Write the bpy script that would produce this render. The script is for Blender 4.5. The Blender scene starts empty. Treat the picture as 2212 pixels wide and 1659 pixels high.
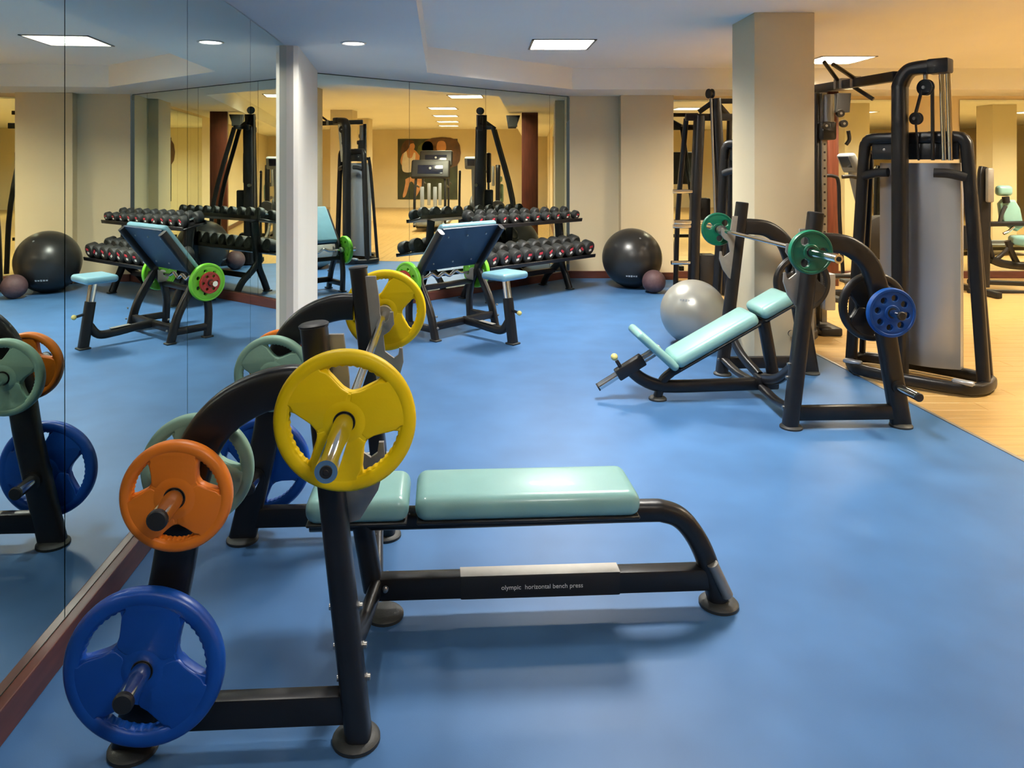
import bpy, bmesh, math, random
from mathutils import Vector, Matrix

random.seed(7)
PI = math.pi
scene = bpy.context.scene
col = scene.collection

# ------------------------------------------------------------------ camera, world, exposure
F_PX, PX, PY, EYE = 1600.0, 1037.0, 352.0, 1.6      # focal length and principal point in 2212x1659 pixels
cam_d = bpy.data.cameras.new('camera')
cam = bpy.data.objects.new('camera', cam_d)
col.objects.link(cam)
cam.location = (0, 0, EYE)
cam.rotation_euler = (PI / 2, 0, 0)
cam_d.sensor_width = 36
cam_d.lens = F_PX / 2212 * 36
cam_d.shift_x = (1106 - PX) / 2212
cam_d.shift_y = -(829.5 - PY) / 2212
cam_d.clip_start = 0.05
cam_d.clip_end = 200
scene.camera = cam

world = bpy.data.worlds.new('world')
scene.world = world
world.use_nodes = True
world.node_tree.nodes['Background'].inputs[0].default_value = (0.9, 0.95, 1.0, 1)
world.node_tree.nodes['Background'].inputs[1].default_value = 0.05

scene.view_settings.view_transform = 'Standard'
scene.view_settings.look = 'None'
scene.view_settings.gamma = 1
scene.view_settings.exposure = 0.55
scene.view_settings.use_curve_mapping = False
scene.cycles.use_denoising = True
scene.cycles.max_bounces = 6
scene.cycles.diffuse_bounces = 3
scene.cycles.glossy_bounces = 4
scene.cycles.use_light_tree = False
scene.cycles.use_adaptive_sampling = True
scene.cycles.adaptive_threshold = 0.06
scene.cycles.adaptive_min_samples = 16
scene.cycles.sample_clamp_indirect = 6
scene.cycles.caustics_reflective = False
scene.cycles.caustics_refractive = False

COOL = (1.0, 0.96, 0.88)
WARM = (1.0, 0.87, 0.64)
P_COOL, P_WARM = 150.0, 160.0
# (x, y, colour, power) of the recessed ceiling lights, some warm ones added as unseen fill
LIGHTS = [(0.82, 7.49, COOL, P_COOL), (4.15, 8.62, WARM, P_WARM), (7.0, 7.85, WARM, P_WARM), (9.6, 7.6, WARM, P_WARM),
          (12.2, 7.35, WARM, P_WARM), (14.6, 7.1, WARM, P_WARM), (4.6, 4.2, WARM, P_WARM), (9.0, 3.0, WARM, P_WARM),
          (13.0, 3.0, WARM, P_WARM), (5.2, -1.8, WARM, P_WARM), (10.0, -2.2, WARM, P_WARM), (0.87, 4.15, COOL, P_COOL * 0.82), (0.92, 0.3, COOL, P_COOL * 0.28)]
DOWNLIGHTS = [(-0.98, 5.74), (-0.84, 2.75), (-0.70, -0.3)]
P_DOWN = 7.0

# ------------------------------------------------------------------ materials
M = {}


def mat(key, rgb, rough=0.5, metal=0.0, var=0.06, scale=6.0, bump=0.0, bscale=200.0, coat=0.0, spec=0.5, stretch=None, emit=None):
    m = bpy.data.materials.new(key)
    m.use_nodes = True
    nt = m.node_tree
    b = nt.nodes['Principled BSDF']
    b.inputs['Roughness'].default_value = rough
    b.inputs['Metallic'].default_value = metal
    b.inputs['Specular IOR Level'].default_value = spec
    b.inputs['Coat Weight'].default_value = coat
    tc = nt.nodes.new('ShaderNodeTexCoord')
    mp = nt.nodes.new('ShaderNodeMapping')
    if stretch:
        mp.inputs['Scale'].default_value = stretch
    nt.links.new(tc.outputs['Object'], mp.inputs['Vector'])
    n = nt.nodes.new('ShaderNodeTexNoise')
    n.inputs['Scale'].default_value = scale
    n.inputs['Detail'].default_value = 2
    nt.links.new(mp.outputs['Vector'], n.inputs['Vector'])
    r = nt.nodes.new('ShaderNodeValToRGB')
    r.color_ramp.elements[0].position = 0.3
    r.color_ramp.elements[1].position = 0.7
    r.color_ramp.elements[0].color = tuple(c * (1 - var) for c in rgb) + (1,)
    r.color_ramp.elements[1].color = tuple(min(1, c * (1 + var)) for c in rgb) + (1,)
    nt.links.new(n.outputs['Fac'], r.inputs['Fac'])
    nt.links.new(r.outputs['Color'], b.inputs['Base Color'])
    if bump:
        n2 = nt.nodes.new('ShaderNodeTexNoise')
        n2.inputs['Scale'].default_value = bscale
        n2.inputs['Detail'].default_value = 1
        nt.links.new(tc.outputs['Object'], n2.inputs['Vector'])
        bp = nt.nodes.new('ShaderNodeBump')
        bp.inputs['Strength'].default_value = bump
        bp.inputs['Distance'].default_value = 0.004
        nt.links.new(n2.outputs['Fac'], bp.inputs['Height'])
        nt.links.new(bp.outputs['Normal'], b.inputs['Normal'])
    if emit:
        b.inputs['Emission Color'].default_value = emit[:3] + (1,)
        b.inputs['Emission Strength'].default_value = emit[3]
        m.cycles.emission_sampling = 'NONE'
    M[key] = m
    return m


mat('floor_blue', (0.053, 0.142, 0.315), 0.45, var=0.12, scale=3.0, bump=0.06, bscale=350, spec=0.3)
mat('floor_wood', (0.44, 0.28, 0.105), 0.35, var=0.12, scale=4.0, stretch=(0.6, 7, 1), spec=0.4)
mat('plank_wood', (0.44, 0.28, 0.105), 0.35, var=0.12, scale=4.0, stretch=(0.6, 9, 1), spec=0.4)
mat('wall_cream', (0.80, 0.68, 0.45), 0.65, var=0.025, scale=1.5, bump=0.03, bscale=300)
mat('wall_white', (0.90, 0.87, 0.78), 0.6, var=0.02, scale=1.5)
mat('ceiling_white', (0.95, 0.95, 0.90), 0.8, var=0.015, scale=1.0)
mat('mirror', (0.78, 0.87, 0.80), 0.006, 1.0, var=0.004, scale=1)
mat('mirror_edge', (0.05, 0.10, 0.09), 0.3, var=0.02)
mat('base_wood', (0.095, 0.028, 0.018), 0.35, var=0.25, scale=5, stretch=(1, 1, 8))
mat('pillar_wood', (0.11, 0.028, 0.014), 0.35, var=0.25, scale=5, stretch=(8, 8, 0.7))
mat('frame_black', (0.0095, 0.0090, 0.0100), 0.36, spec=0.4, var=0.10, scale=20, bump=0.04, bscale=500)
mat('panel_black', (0.010, 0.010, 0.011), 0.5, var=0.1)
mat('rubber', (0.022, 0.024, 0.024), 0.55, var=0.15, scale=30, bump=0.1, bscale=250)
mat('rubber_ball', (0.024, 0.024, 0.023), 0.32, var=0.1, scale=5)
mat('chrome', (0.72, 0.72, 0.70), 0.14, 1.0, var=0.03, scale=30)
mat('steel', (0.42, 0.41, 0.39), 0.35, 1.0, var=0.06, scale=30)
mat('steel_matte', (0.30, 0.285, 0.26), 0.45, 0.6, var=0.06, scale=20)
mat('silver_shroud', (0.36, 0.39, 0.44), 0.35, 0.5, var=0.02, scale=5)
mat('vinyl_teal', (0.23, 0.44, 0.42), 0.33, var=0.05, scale=8, bump=0.05, bscale=300, coat=0.1)
mat('vinyl_sky', (0.19, 0.40, 0.50), 0.30, var=0.05, scale=8, coat=0.1)
mat('pad_navy', (0.012, 0.035, 0.075), 0.45, var=0.1)
mat('yellow', (0.85, 0.59, 0.002), 0.48, spec=0.3, var=0.05, scale=8, bump=0.06, bscale=120)
mat('orange', (0.85, 0.22, 0.015), 0.42, var=0.05, scale=8, bump=0.06, bscale=120)
mat('mint', (0.27, 0.46, 0.35), 0.42, var=0.06, scale=8, bump=0.06, bscale=120)
mat('blue', (0.005, 0.075, 0.42), 0.36, var=0.08, scale=8, bump=0.06, bscale=120)
mat('blue_pale', (0.004, 0.06, 0.27), 0.5, spec=0.25, var=0.06, scale=8)
mat('green', (0.003, 0.13, 0.068), 0.38, var=0.08, scale=8)
mat('lime', (0.17, 0.60, 0.03), 0.38, var=0.06, scale=8)
mat('red', (0.42, 0.02, 0.02), 0.4, var=0.08)
mat('plate_black', (0.012, 0.011, 0.011), 0.38, var=0.1, scale=10)
mat('ball_silver', (0.40, 0.395, 0.35), 0.30, 0.35, var=0.03, scale=6)
mat('ball_brown', (0.115, 0.062, 0.066), 0.6, var=0.12, scale=40, bump=0.3, bscale=90)
mat('tag_white', (0.75, 0.75, 0.72), 0.5, var=0.03)
mat('tag_red', (0.60, 0.04, 0.06), 0.5, var=0.03)
mat('knob_yellow', (0.70, 0.60, 0.20), 0.4, var=0.05)
mat('lamp_housing', (0.75, 0.75, 0.73), 0.35, var=0.02)
mat('louver', (0.70, 0.71, 0.72), 0.25, 0.8, var=0.02)
mat('lamp_glow_cool', (0.9, 0.9, 0.9), 0.5, emit=(1.0, 0.97, 0.92, 9.0))
mat('lamp_glow_warm', (0.9, 0.9, 0.9), 0.5, emit=(1.0, 0.90, 0.72, 9.0))
mat('screen', (0.008, 0.012, 0.03), 0.15, var=0.1)
mat('plastic_grey', (0.22, 0.24, 0.25), 0.45, var=0.05)
mat('belt', (0.012, 0.012, 0.012), 0.7, var=0.1)
mat('print_dark', (0.035, 0.045, 0.022), 0.5, var=0.35, scale=2.5)
mat('print_brown', (0.12, 0.055, 0.02), 0.5, var=0.3, scale=4)
mat('print_skin', (0.62, 0.30, 0.13), 0.5, var=0.15, scale=4)
mat('print_white', (0.80, 0.72, 0.60), 0.5, var=0.08, scale=5)
mat('print_hair', (0.10, 0.042, 0.02), 0.5, var=0.3, scale=8)
mat('print_green', (0.10, 0.12, 0.035), 0.5, var=0.3, scale=3)


# ------------------------------------------------------------------ mesh helpers
def V(*a):
    return Vector(a)


def smooth_path(pts, n=6):
    pts = [Vector(p) for p in pts]
    out = []
    for i in range(len(pts) - 1):
        p0 = pts[i - 1] if i else pts[0] * 2 - pts[1]
        p1, p2 = pts[i], pts[i + 1]
        p3 = pts[i + 2] if i + 2 < len(pts) else pts[-1] * 2 - pts[-2]
        for k in range(n):
            t = k / n
            out.append(0.5 * ((2 * p1) + (p2 - p0) * t + (2 * p0 - 5 * p1 + 4 * p2 - p3) * t * t + (3 * p1 - p0 - 3 * p2 + p3) * t ** 3))
    out.append(pts[-1])
    return out


class MB:
    def __init__(self):
        self.v, self.f = [], []

    def add(self, vs, fs, mx=None):
        o = len(self.v)
        self.v += [tuple(mx @ Vector(p)) if mx else tuple(p) for p in vs]
        self.f += [tuple(i + o for i in f) for f in fs]
        return self

    def box(self, c, s, bev=0.0, seg=2, rot=None):
        bm = bmesh.new()
        bmesh.ops.create_cube(bm, size=1)
        bmesh.ops.scale(bm, vec=s, verts=bm.verts)
        if bev:
            bmesh.ops.bevel(bm, geom=bm.edges[:], offset=min(bev, min(s) * 0.499), segments=seg, profile=0.5, affect='EDGES')
        mx = Matrix.Translation(c) @ (rot.to_4x4() if rot else Matrix())
        bm.verts.index_update()
        self.add([v.co.copy() for v in bm.verts], [[v.index for v in f.verts] for f in bm.faces], mx)
        bm.free()
        return self

    def bar(self, p0, p1, w, h, up=(0, 0, 1), bev=0.006):
        """square tube from p0 to p1; h is measured along up, w across"""
        p0, p1, up = Vector(p0), Vector(p1), Vector(up)
        t = (p1 - p0)
        L = t.length
        t.normalize()
        s = t.cross(up).normalized()
        u = s.cross(t)
        rot = Matrix((t, s, u)).transposed()
        return self.box((p0 + p1) / 2, (L, w, h), bev, 2, rot)

    def tube(self, pts, a, b=None, N=(0, 1, 0), seg=14, sq=2.0, smooth=6, closed=False):
        """sweep: a = half width in the plane of the path, b = half width along N; sq>2 squares the profile"""
        b = a if b is None else b
        P = [Vector(p) for p in pts]
        if closed:
            P = P + [P[0]]
        if len(P) > 2 and smooth:
            P = smooth_path(P, smooth)
        if closed:
            P = P[:-1]
        N = Vector(N).normalized()
        n = len(P)
        prof = []
        for k in range(seg):
            th = 2 * PI * (k + 0.5) / seg
            c, s = math.cos(th), math.sin(th)
            prof.append((math.copysign(abs(c) ** (2 / sq), c), math.copysign(abs(s) ** (2 / sq), s)))
        vs = []
        for i, p in enumerate(P):
            if closed:
                t = P[(i + 1) % n] - P[i - 1]
            else:
                t = P[min(i + 1, n - 1)] - P[max(i - 1, 0)]
            t.normalize()
            S = N.cross(t)
            if S.length < 1e-4:
                S = Vector((1, 0, 0))
            S.normalize()
            B = t.cross(S)
            for c, s in prof:
                vs.append(p + S * a * c + B * b * s)
        fs = []
        for i in range(n if closed else n - 1):
            for k in range(seg):
                j = (i + 1) % n
                fs.append((i * seg + k, i * seg + (k + 1) % seg, j * seg + (k + 1) % seg, j * seg + k))
        if not closed:
            fs.append(tuple(range(seg))[::-1])
            fs.append(tuple(range((n - 1) * seg, n * seg)))
        return self.add(vs, fs)

    def cyl(self, p0, p1, r, seg=16, r1=None):
        p0, p1 = Vector(p0), Vector(p1)
        return self.lathe([(0, r), ((p1 - p0).length, r if r1 is None else r1)], p0, p1 - p0, seg, cap=True)

    def lathe(self, prof, origin, axis, seg=24, cap=True, closed=False):
        """prof: list of (distance along axis, radius)"""
        axis = Vector(axis).normalized()
        q = axis.to_track_quat('Z', 'Y').to_matrix()
        origin = Vector(origin)
        vs, fs = [], []
        n = len(prof)
        for d, r in prof:
            for k in range(seg):
                th = 2 * PI * k / seg
                vs.append(origin + q @ Vector((r * math.cos(th), r * math.sin(th), d)))
        for i in range(n if closed else n - 1):
            j = (i + 1) % n
            for k in range(seg):
                fs.append((i * seg + k, i * seg + (k + 1) % seg, j * seg + (k + 1) % seg, j * seg + k))
        if cap and not closed:
            fs.append(tuple(range(seg))[::-1])
            fs.append(tuple(range((n - 1) * seg, n * seg)))
        return self.add(vs, fs)

    def sphere(self, c, r, seg=32, rings=16, sz=1.0):
        prof = [(-r * sz * math.cos(PI * i / rings), max(1e-4, r * math.sin(PI * i / rings))) for i in range(rings + 1)]
        return self.lathe(prof, c, (0, 0, 1), seg, cap=False)

    def poly(self, pts):
        return self.add(pts, [tuple(range(len(pts)))])

    def shape(self, outlines, depth, bev=0.0, mx=None):
        """flat 2-D outlines (first is outer, rest are holes) given real thickness, centred on z=0"""
        cu = bpy.data.curves.new('tmp', 'CURVE')
        cu.dimensions = '2D'
        cu.fill_mode = 'BOTH'
        cu.extrude = max(1e-4, depth / 2 - bev)
        cu.bevel_depth = bev
        cu.bevel_resolution = 2 if bev else 0
        cu.offset = -bev
        for o in outlines:
            sp = cu.splines.new('POLY')
            sp.points.add(len(o) - 1)
            for p, q in zip(sp.points, o):
                p.co = (q[0], q[1], 0, 1)
            sp.use_cyclic_u = True
        return self._curve(cu, mx)

    def text(self, body, size, extrude, mx):
        cu = bpy.data.curves.new('tmp', 'FONT')
        cu.body = body
        cu.size = size
        cu.extrude = extrude
        cu.align_x = 'CENTER'
        cu.align_y = 'CENTER'
        return self._curve(cu, mx)

    def _curve(self, cu, mx):
        ob = bpy.data.objects.new('tmp', cu)
        col.objects.link(ob)
        dg = bpy.context.evaluated_depsgraph_get()
        me = bpy.data.meshes.new_from_object(ob.evaluated_get(dg))
        self.add([v.co.copy() for v in me.vertices], [tuple(p.vertices) for p in me.polygons], mx)
        bpy.data.objects.remove(ob)
        bpy.data.curves.remove(cu)
        bpy.data.meshes.remove(me)
        return self

    def mesh(self, name, m, smooth=True, angle=38):
        me = bpy.data.meshes.new(name)
        me.from_pydata(self.v, [], self.f)
        bm = bmesh.new()
        bm.from_mesh(me)
        bmesh.ops.remove_doubles(bm, verts=bm.verts, dist=1e-5)
        bmesh.ops.recalc_face_normals(bm, faces=bm.faces)
        bm.to_mesh(me)
        bm.free()
        if smooth:
            me.shade_smooth()
            me.set_sharp_from_angle(angle=math.radians(angle))
        me.materials.append(M[m] if isinstance(m, str) else m)
        return me

    def build(self, name, m, parent=None, smooth=True, angle=38):
        return link(name, self.mesh(name, m, smooth, angle), parent)


def link(name, me, parent=None):
    o = bpy.data.objects.new(name, me)
    col.objects.link(o)
    if parent:
        o.parent = parent
    return o


def tag(o, label=None, cat=None, group=None, kind=None):
    if label:
        o['label'] = label
    if cat:
        o['category'] = cat
    if group:
        o['group'] = group
    if kind:
        o['kind'] = kind
    return o


def thing(name, label, cat, loc=(0, 0, 0), rz=0.0, group=None, rot=None):
    o = bpy.data.objects.new(name, None)
    o.empty_display_size = 0.1
    col.objects.link(o)
    o.location = loc
    o.rotation_euler = rot if rot else (0, 0, rz)
    return tag(o, label, cat, group)


def copy_tree(o, parent=None):
    c = o.copy()
    col.objects.link(c)
    c.parent = parent
    for ch in list(o.children):
        copy_tree(ch, c)
    return c


def struct(name, mb, m, label=None, smooth=False):
    o = mb.build(name, m, None, smooth)
    return tag(o, label, None, None, 'structure')


def part(mb, name, m, parent, label=None, smooth=True):
    o = mb.build(name, m, parent, smooth)
    if label:
        o['label'] = label
    return o


# ------------------------------------------------------------------ the room
MS = -0.0485                                   # the mirror wall's slope dX/dY


def mirror_x(y):
    return -1.446 + MS * (y - 4.09)


A2 = Vector((-1.677, 7.623, 0))                  # corner mirror wall: start, direction along it, normal into the room
T2 = Vector((0.7325, 0.6808, 0)).normalized()
N2 = Vector((T2.y, -T2.x, 0))
SOFF, CEIL, BASE = 2.53, 2.8, 0.10
YF, YB, XR = -6.0, 10.30, 17.1                 # front wall, back wall, far right wall


def edge_x(y):                                 # where the blue rubber meets the wood
    return 2.92 - 0.047 * (y - 4.0)


# floors
mb = MB()
mb.poly([(-2.4, YF, 0), (edge_x(YF), YF, 0), (edge_x(10.6), 10.6, 0), (-2.4, 10.6, 0)])
struct('floor_rubber', mb, 'floor_blue', 'blue rubber gym floor beside the mirrors')
mb = MB()
mb.poly([(edge_x(YF), YF, 0), (XR + 0.1, YF, 0), (XR + 0.1, 10.6, 0), (edge_x(10.6), 10.6, 0)])
fw = struct('floor_wood', mb, 'floor_wood', 'light maple wood floor beyond the blue rubber')
# the near boards, each one a piece of its own
PW, PL = 0.148, 1.9
row = 0
y = 3.75
while y < 7.6:
    xs = edge_x(y + PW) + 0.012
    off = [0.0, 1.1, 0.55, 1.5][row % 4]
    x = xs
    first = True
    while x < 7.4:
        L = (PL - off if off else PL) if first else PL
        first = False
        if (x / max(y, .1)) < 0.76 + 0.3:
            b = MB()
            b.box((x + L / 2, y + PW / 2, 0.0012), (L - 0.003, PW - 0.003, 0.0024), 0.0008, 1)
            part(b, 'plank', 'plank_wood', fw, smooth=False)
        x += L
    y += PW
    row += 1
mb = MB()
mb.bar((edge_x(YF), YF, 0.002), (edge_x(10.1), 10.1, 0.002), 0.022, 0.004, bev=0)
struct('trim_1', mb, 'steel_matte', 'thin joint strip between blue rubber and wood floor')

# left wall with its mirror panels
mb = MB()
mb.poly([(mirror_x(YF) - 0.012, YF, 0), (mirror_x(5.86) - 0.012, 5.86, 0), (mirror_x(5.86) - 0.012, 5.86, SOFF), (mirror_x(YF) - 0.012, YF, SOFF)])
wl = struct('wall_left', mb, 'mirror_edge', 'long side wall covered in mirror panels')


def mirror_panel(parent, p, q, z0, z1, nrm, gap=0.0028):
    """a 6 mm mirror glass from p to q, facing nrm"""
    p, q, nrm = Vector(p), Vector(q), Vector(nrm)
    d = (q - p).normalized()
    p = p + d * gap
    q = q - d * gap
    b = MB()
    b.bar((p + q) / 2 * 1.0 + Vector((0, 0, (z0 + z1) / 2)) - nrm * 0.003 - d * ((q - p).length / 2),
          (p + q) / 2 * 1.0 + Vector((0, 0, (z0 + z1) / 2)) - nrm * 0.003 + d * ((q - p).length / 2), 0.006, z1 - z0 - 2 * gap, bev=0)
    return part(b, 'mirror_panel', 'mirror', parent, smooth=False)


seams = [-6, -4.72, -3.55, -2.39, -1.22, -0.06, 1.27, 2.436, 3.60, 4.77, 5.86]
nl = Vector((1, -MS, 0)).normalized()
for a, b in zip(seams, seams[1:]):
    mirror_panel(wl, (mirror_x(a), a, 0), (mirror_x(b), b, 0), BASE, SOFF - 0.006, nl)
mb = MB()
mb.bar((mirror_x(YF) + 0.016, YF, BASE / 2), (mirror_x(5.86) + 0.016, 5.86, BASE / 2), 0.036, BASE, bev=0.004)
struct('baseboard_left', mb, 'base_wood', 'dark red wood skirting under the side mirrors')

# white pier between the two mirror walls
xm = mirror_x(5.86)
pier = [(-2.1, 5.86), (xm + 0.055, 5.86), (xm + 0.085, 5.89), (A2.x + 0.03, A2.y - 0.12), (A2.x, A2.y), (-2.1, A2.y)]
mb = MB()
mb.shape([pier], SOFF, 0, Matrix.Translation((0, 0, SOFF / 2)))
struct('wall_pier', mb, 'wall_white', 'white pier between the two mirror walls', smooth=True)

# corner wall with mirror
L2 = 3.99
E2 = A2 + T2 * L2
mb = MB()
q0, q1 = A2 - N2 * 0.012, E2 - N2 * 0.012
mb.poly([q0, q1, q1 + V(0, 0, SOFF), q0 + V(0, 0, SOFF)])
wc = struct('wall_corner', mb, 'mirror_edge', 'angled wall with mirror panels behind the dumbbell rack')
ks = [0, 1.19, 2.385, 3.58, 3.99]
for a, b in zip(ks, ks[1:]):
    mirror_panel(wc, A2 + T2 * a, A2 + T2 * b, BASE, SOFF - 0.008, N2)
mb = MB()
mb.bar(A2 + N2 * 0.016 + V(0, 0, BASE / 2), E2 + N2 * 0.016 + V(0, 0, BASE / 2), 0.036, BASE, bev=0.004)
struct('baseboard_corner', mb, 'base_wood', 'red wood skirting under the angled mirror')

# back wall: plain part, slightly proud pilaster, mirrors and plain wall on the wood side
mb = MB()
for x0, x1 in ((E2.x, XR + 0.1),):
    mb.poly([(x0, YB, 0), (x1, YB, 0), (x1, YB, SOFF + 0.4), (x0, YB, SOFF + 0.4)])
wb = struct('wall_back', mb, 'wall_cream', 'cream back wall')
mb = MB()
mb.box(((1.93 + 2.655) / 2, YB - 0.07, SOFF / 2), (2.655 - 1.93, 0.14, SOFF), 0.004, 1)
struct('wall_pilaster', mb, 'wall_cream', 'shallow cream pilaster behind the black ball', smooth=True)
MX0, MX1 = 2.66, 5.75
for a, b in ((MX0, 3.69), (3.69, 4.72), (4.72, MX1)):
    mirror_panel(wb, (a, YB - 0.012, 0), (b, YB - 0.012, 0), BASE, SOFF - 0.05, (0, -1, 0))
for a, b in ((6.66, 7.7), (7.7, 8.74)):
    mirror_panel(wb, (a, YB - 0.012, 0), (b, YB - 0.012, 0), BASE, SOFF - 0.05, (0, -1, 0))
mb = MB()
mb.bar((E2.x, YB - 0.012, BASE / 2), (1.93, YB - 0.012, BASE / 2), 0.03, BASE, bev=0.004)
mb.bar((1.93, YB - 0.152, BASE / 2), (2.655, YB - 0.152, BASE / 2), 0.03, BASE, bev=0.004)
mb.bar((2.66, YB - 0.016, BASE / 2), (XR, YB - 0.016, BASE / 2), 0.03, BASE, bev=0.004)
struct('baseboard_back', mb, 'base_wood', 'red wood skirting along the back wall')

mb = MB()
mb.poly([(-3, YF, 0), (XR + 0.1, YF, 0), (XR + 0.1, YF, CEIL + .1), (-3, YF, CEIL + .1)])
struct('wall_front', mb, 'wall_cream', 'cream wall facing the back wall')
mb = MB()
mb.poly([(XR, YF, 0), (XR, 10.6, 0), (XR, 10.6, CEIL + .1), (XR, YF, CEIL + .1)])
struct('wall_right', mb, 'wall_cream', 'far cream end wall of the wood floored side')

# ceiling: low soffit round a higher field, with a fascia between them
fas = [(-0.3646 + 0.0525 * 10.23, YF), (-0.5437, 7.63), (1.164, 9.36), (XR, 9.42)]
mb = MB()
mb.add([(-2.4, YF, SOFF), (fas[0][0], YF, SOFF), (fas[1][0], fas[1][1], SOFF), (-2.4, 7.63, SOFF),
        (fas[2][0], fas[2][1], SOFF), (fas[3][0], fas[3][1], SOFF), (XR, 10.6, SOFF), (-2.4, 10.6, SOFF), (fas[2][0], 10.6, SOFF)],
       [(0, 1, 2, 3), (3, 2, 4, 8, 7), (4, 5, 6, 8)])
for p, q in zip(fas, fas[1:]):
    mb.poly([(p[0], p[1], SOFF), (q[0], q[1], SOFF), (q[0], q[1], CEIL + .02), (p[0], p[1], CEIL + .02)])
struct('ceiling_soffit', mb, 'ceiling_white', 'lower white ceiling band round the raised field')
HS = 0.3                                       # half size of a recessed fixture
xsb = sorted({-1.0, XR + .1} | {l[0] - HS for l in LIGHTS} | {l[0] + HS for l in LIGHTS})
ysb = sorted({YF, 9.6} | {l[1] - HS for l in LIGHTS} | {l[1] + HS for l in LIGHTS})
mb = MB()
for x0, x1 in zip(xsb, xsb[1:]):
    for y0, y1 in zip(ysb, ysb[1:]):
        cx, cy = (x0 + x1) / 2, (y0 + y1) / 2
        if any(abs(cx - l[0]) < HS and abs(cy - l[1]) < HS for l in LIGHTS):
            continue
        mb.poly([(x0, y0, CEIL), (x1, y0, CEIL), (x1, y1, CEIL), (x0, y1, CEIL)])
struct('ceiling', mb, 'ceiling_white', 'raised white ceiling field')

# free-standing pillars
def pillar(name, x0, x1, y0, y1, label, m='wall_cream'):
    b = MB()
    b.box(((x0 + x1) / 2, (y0 + y1) / 2, CEIL / 2), (x1 - x0, y1 - y0, CEIL), 0.006, 2)
    return struct(name, b, m, label, smooth=True)


pillar('pillar', 2.185, 2.666, 5.9, 6.42, 'square cream pillar between the incline bench and cable station')
pillar('pillar', 7.3, 7.8, 5.25, 5.75, 'square cream pillar seen in the angled mirror, nearer one')
pillar('pillar', 10.5, 11.0, 4.9, 5.4, 'square cream pillar seen in the angled mirror, farther one')
pillar('pillar', 6.2, 6.7, -6.0, -5.6, 'cream pilaster on the wall opposite the back mirrors')
pillar('pillar', 9.4, 9.9, -6.0, -5.6, 'second cream pilaster on the wall opposite the back mirrors')


def wood_post(x0, x1, y0, y1, label):
    b = MB()
    b.box(((x0 + x1) / 2, (y0 + y1) / 2, SOFF / 2), (x1 - x0, y1 - y0, SOFF), 0.006, 2)
    o = struct('wood_pillar', b, 'pillar_wood', label, smooth=True)
    return o


wood_post(4.52, 4.66, 9.62, 9.92, 'narrow red-brown wood pillar beside the cable station')


# ------------------------------------------------------------------ ceiling lights
def ceiling_light(x, y, rgb, power, label, group=None):
    t = thing('ceiling_light', label, 'light', (x, y, CEIL), group=group)
    b = MB()
    s, d, w = HS, 0.11, 0.004
    b.box((0, 0, d), (2 * s, 2 * s, w))
    for sx, sy in ((1, 0), (-1, 0), (0, 1), (0, -1)):
        b.box((sx * (s - w / 2), sy * (s - w / 2), d / 2), (w if sx else 2 * s, w if sy else 2 * s, d))
    part(b, 'housing', 'lamp_housing', t, smooth=False)
    b = MB()
    for sx, sy in ((1, 0), (-1, 0), (0, 1), (0, -1)):
        b.box((sx * (s + 0.004), sy * (s + 0.004), -0.004), (0.022 if sx else 2 * s + 0.03, 0.022 if sy else 2 * s + 0.03, 0.008))
    part(b, 'rim', 'steel_matte', t, smooth=False)
    b = MB()
    n = 8
    for i in range(1, n):
        c = -s + 2 * s * i / n
        b.box((c, 0, 0.013), (0.0015, 2 * s - 0.01, 0.022))
        b.box((0, c, 0.013), (2 * s - 0.01, 0.0015, 0.022))
    part(b, 'louver', 'louver', t, smooth=False)
    for i in range(4):
        c = -s + 2 * s * (i + 0.5) / 4
        b = MB()
        b.cyl((-s + 0.02, c, 0.085), (s - 0.02, c, 0.085), 0.011, 10)
        part(b, 'lamp_tube', 'lamp_glow_cool' if rgb is COOL else 'lamp_glow_warm', t)
    ld = bpy.data.lights.new('lamp_light', 'AREA')
    ld.shape = 'SQUARE'
    ld.size = 2 * s - 0.05
    ld.energy = power
    ld.color = rgb
    lo = bpy.data.objects.new('lamp_light', ld)
    col.objects.link(lo)
    lo.parent = t
    lo.location = (0, 0, 0.040)
    return t


lab = ['square fluorescent ceiling light with metal louver above the blue floor',
       'square fluorescent ceiling light above the cable station, half hidden by the pillar']
for i, (x, y, c, p) in enumerate(LIGHTS):
    if i < 2:
        ceiling_light(x, y, c, p, lab[i])
    elif i < 6:
        ceiling_light(x, y, c, p, 'square ceiling light in the receding row seen in the angled mirror, number %s along' % ['one', 'two', 'three', 'four'][i - 2], 'row of ceiling lights seen in the angled mirror')
    else:  # the warm ones here are unseen, added to light the room
        ceiling_light(x, y, c, p, ['square ceiling light over the wood floor in front of the cable station', 'square ceiling light over the wood floor between the two mirrored pillars',
                                   'square ceiling light over the wood floor near the poster wall', 'square ceiling light before the first pilaster of the opposite wall',
                                   'square ceiling light before the second pilaster of the opposite wall', 'square ceiling light high above the blue floor by the flat bench',
                                   'square ceiling light over the nearest stretch of blue floor'][i - 6], 'ceiling lights outside the view')


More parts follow.
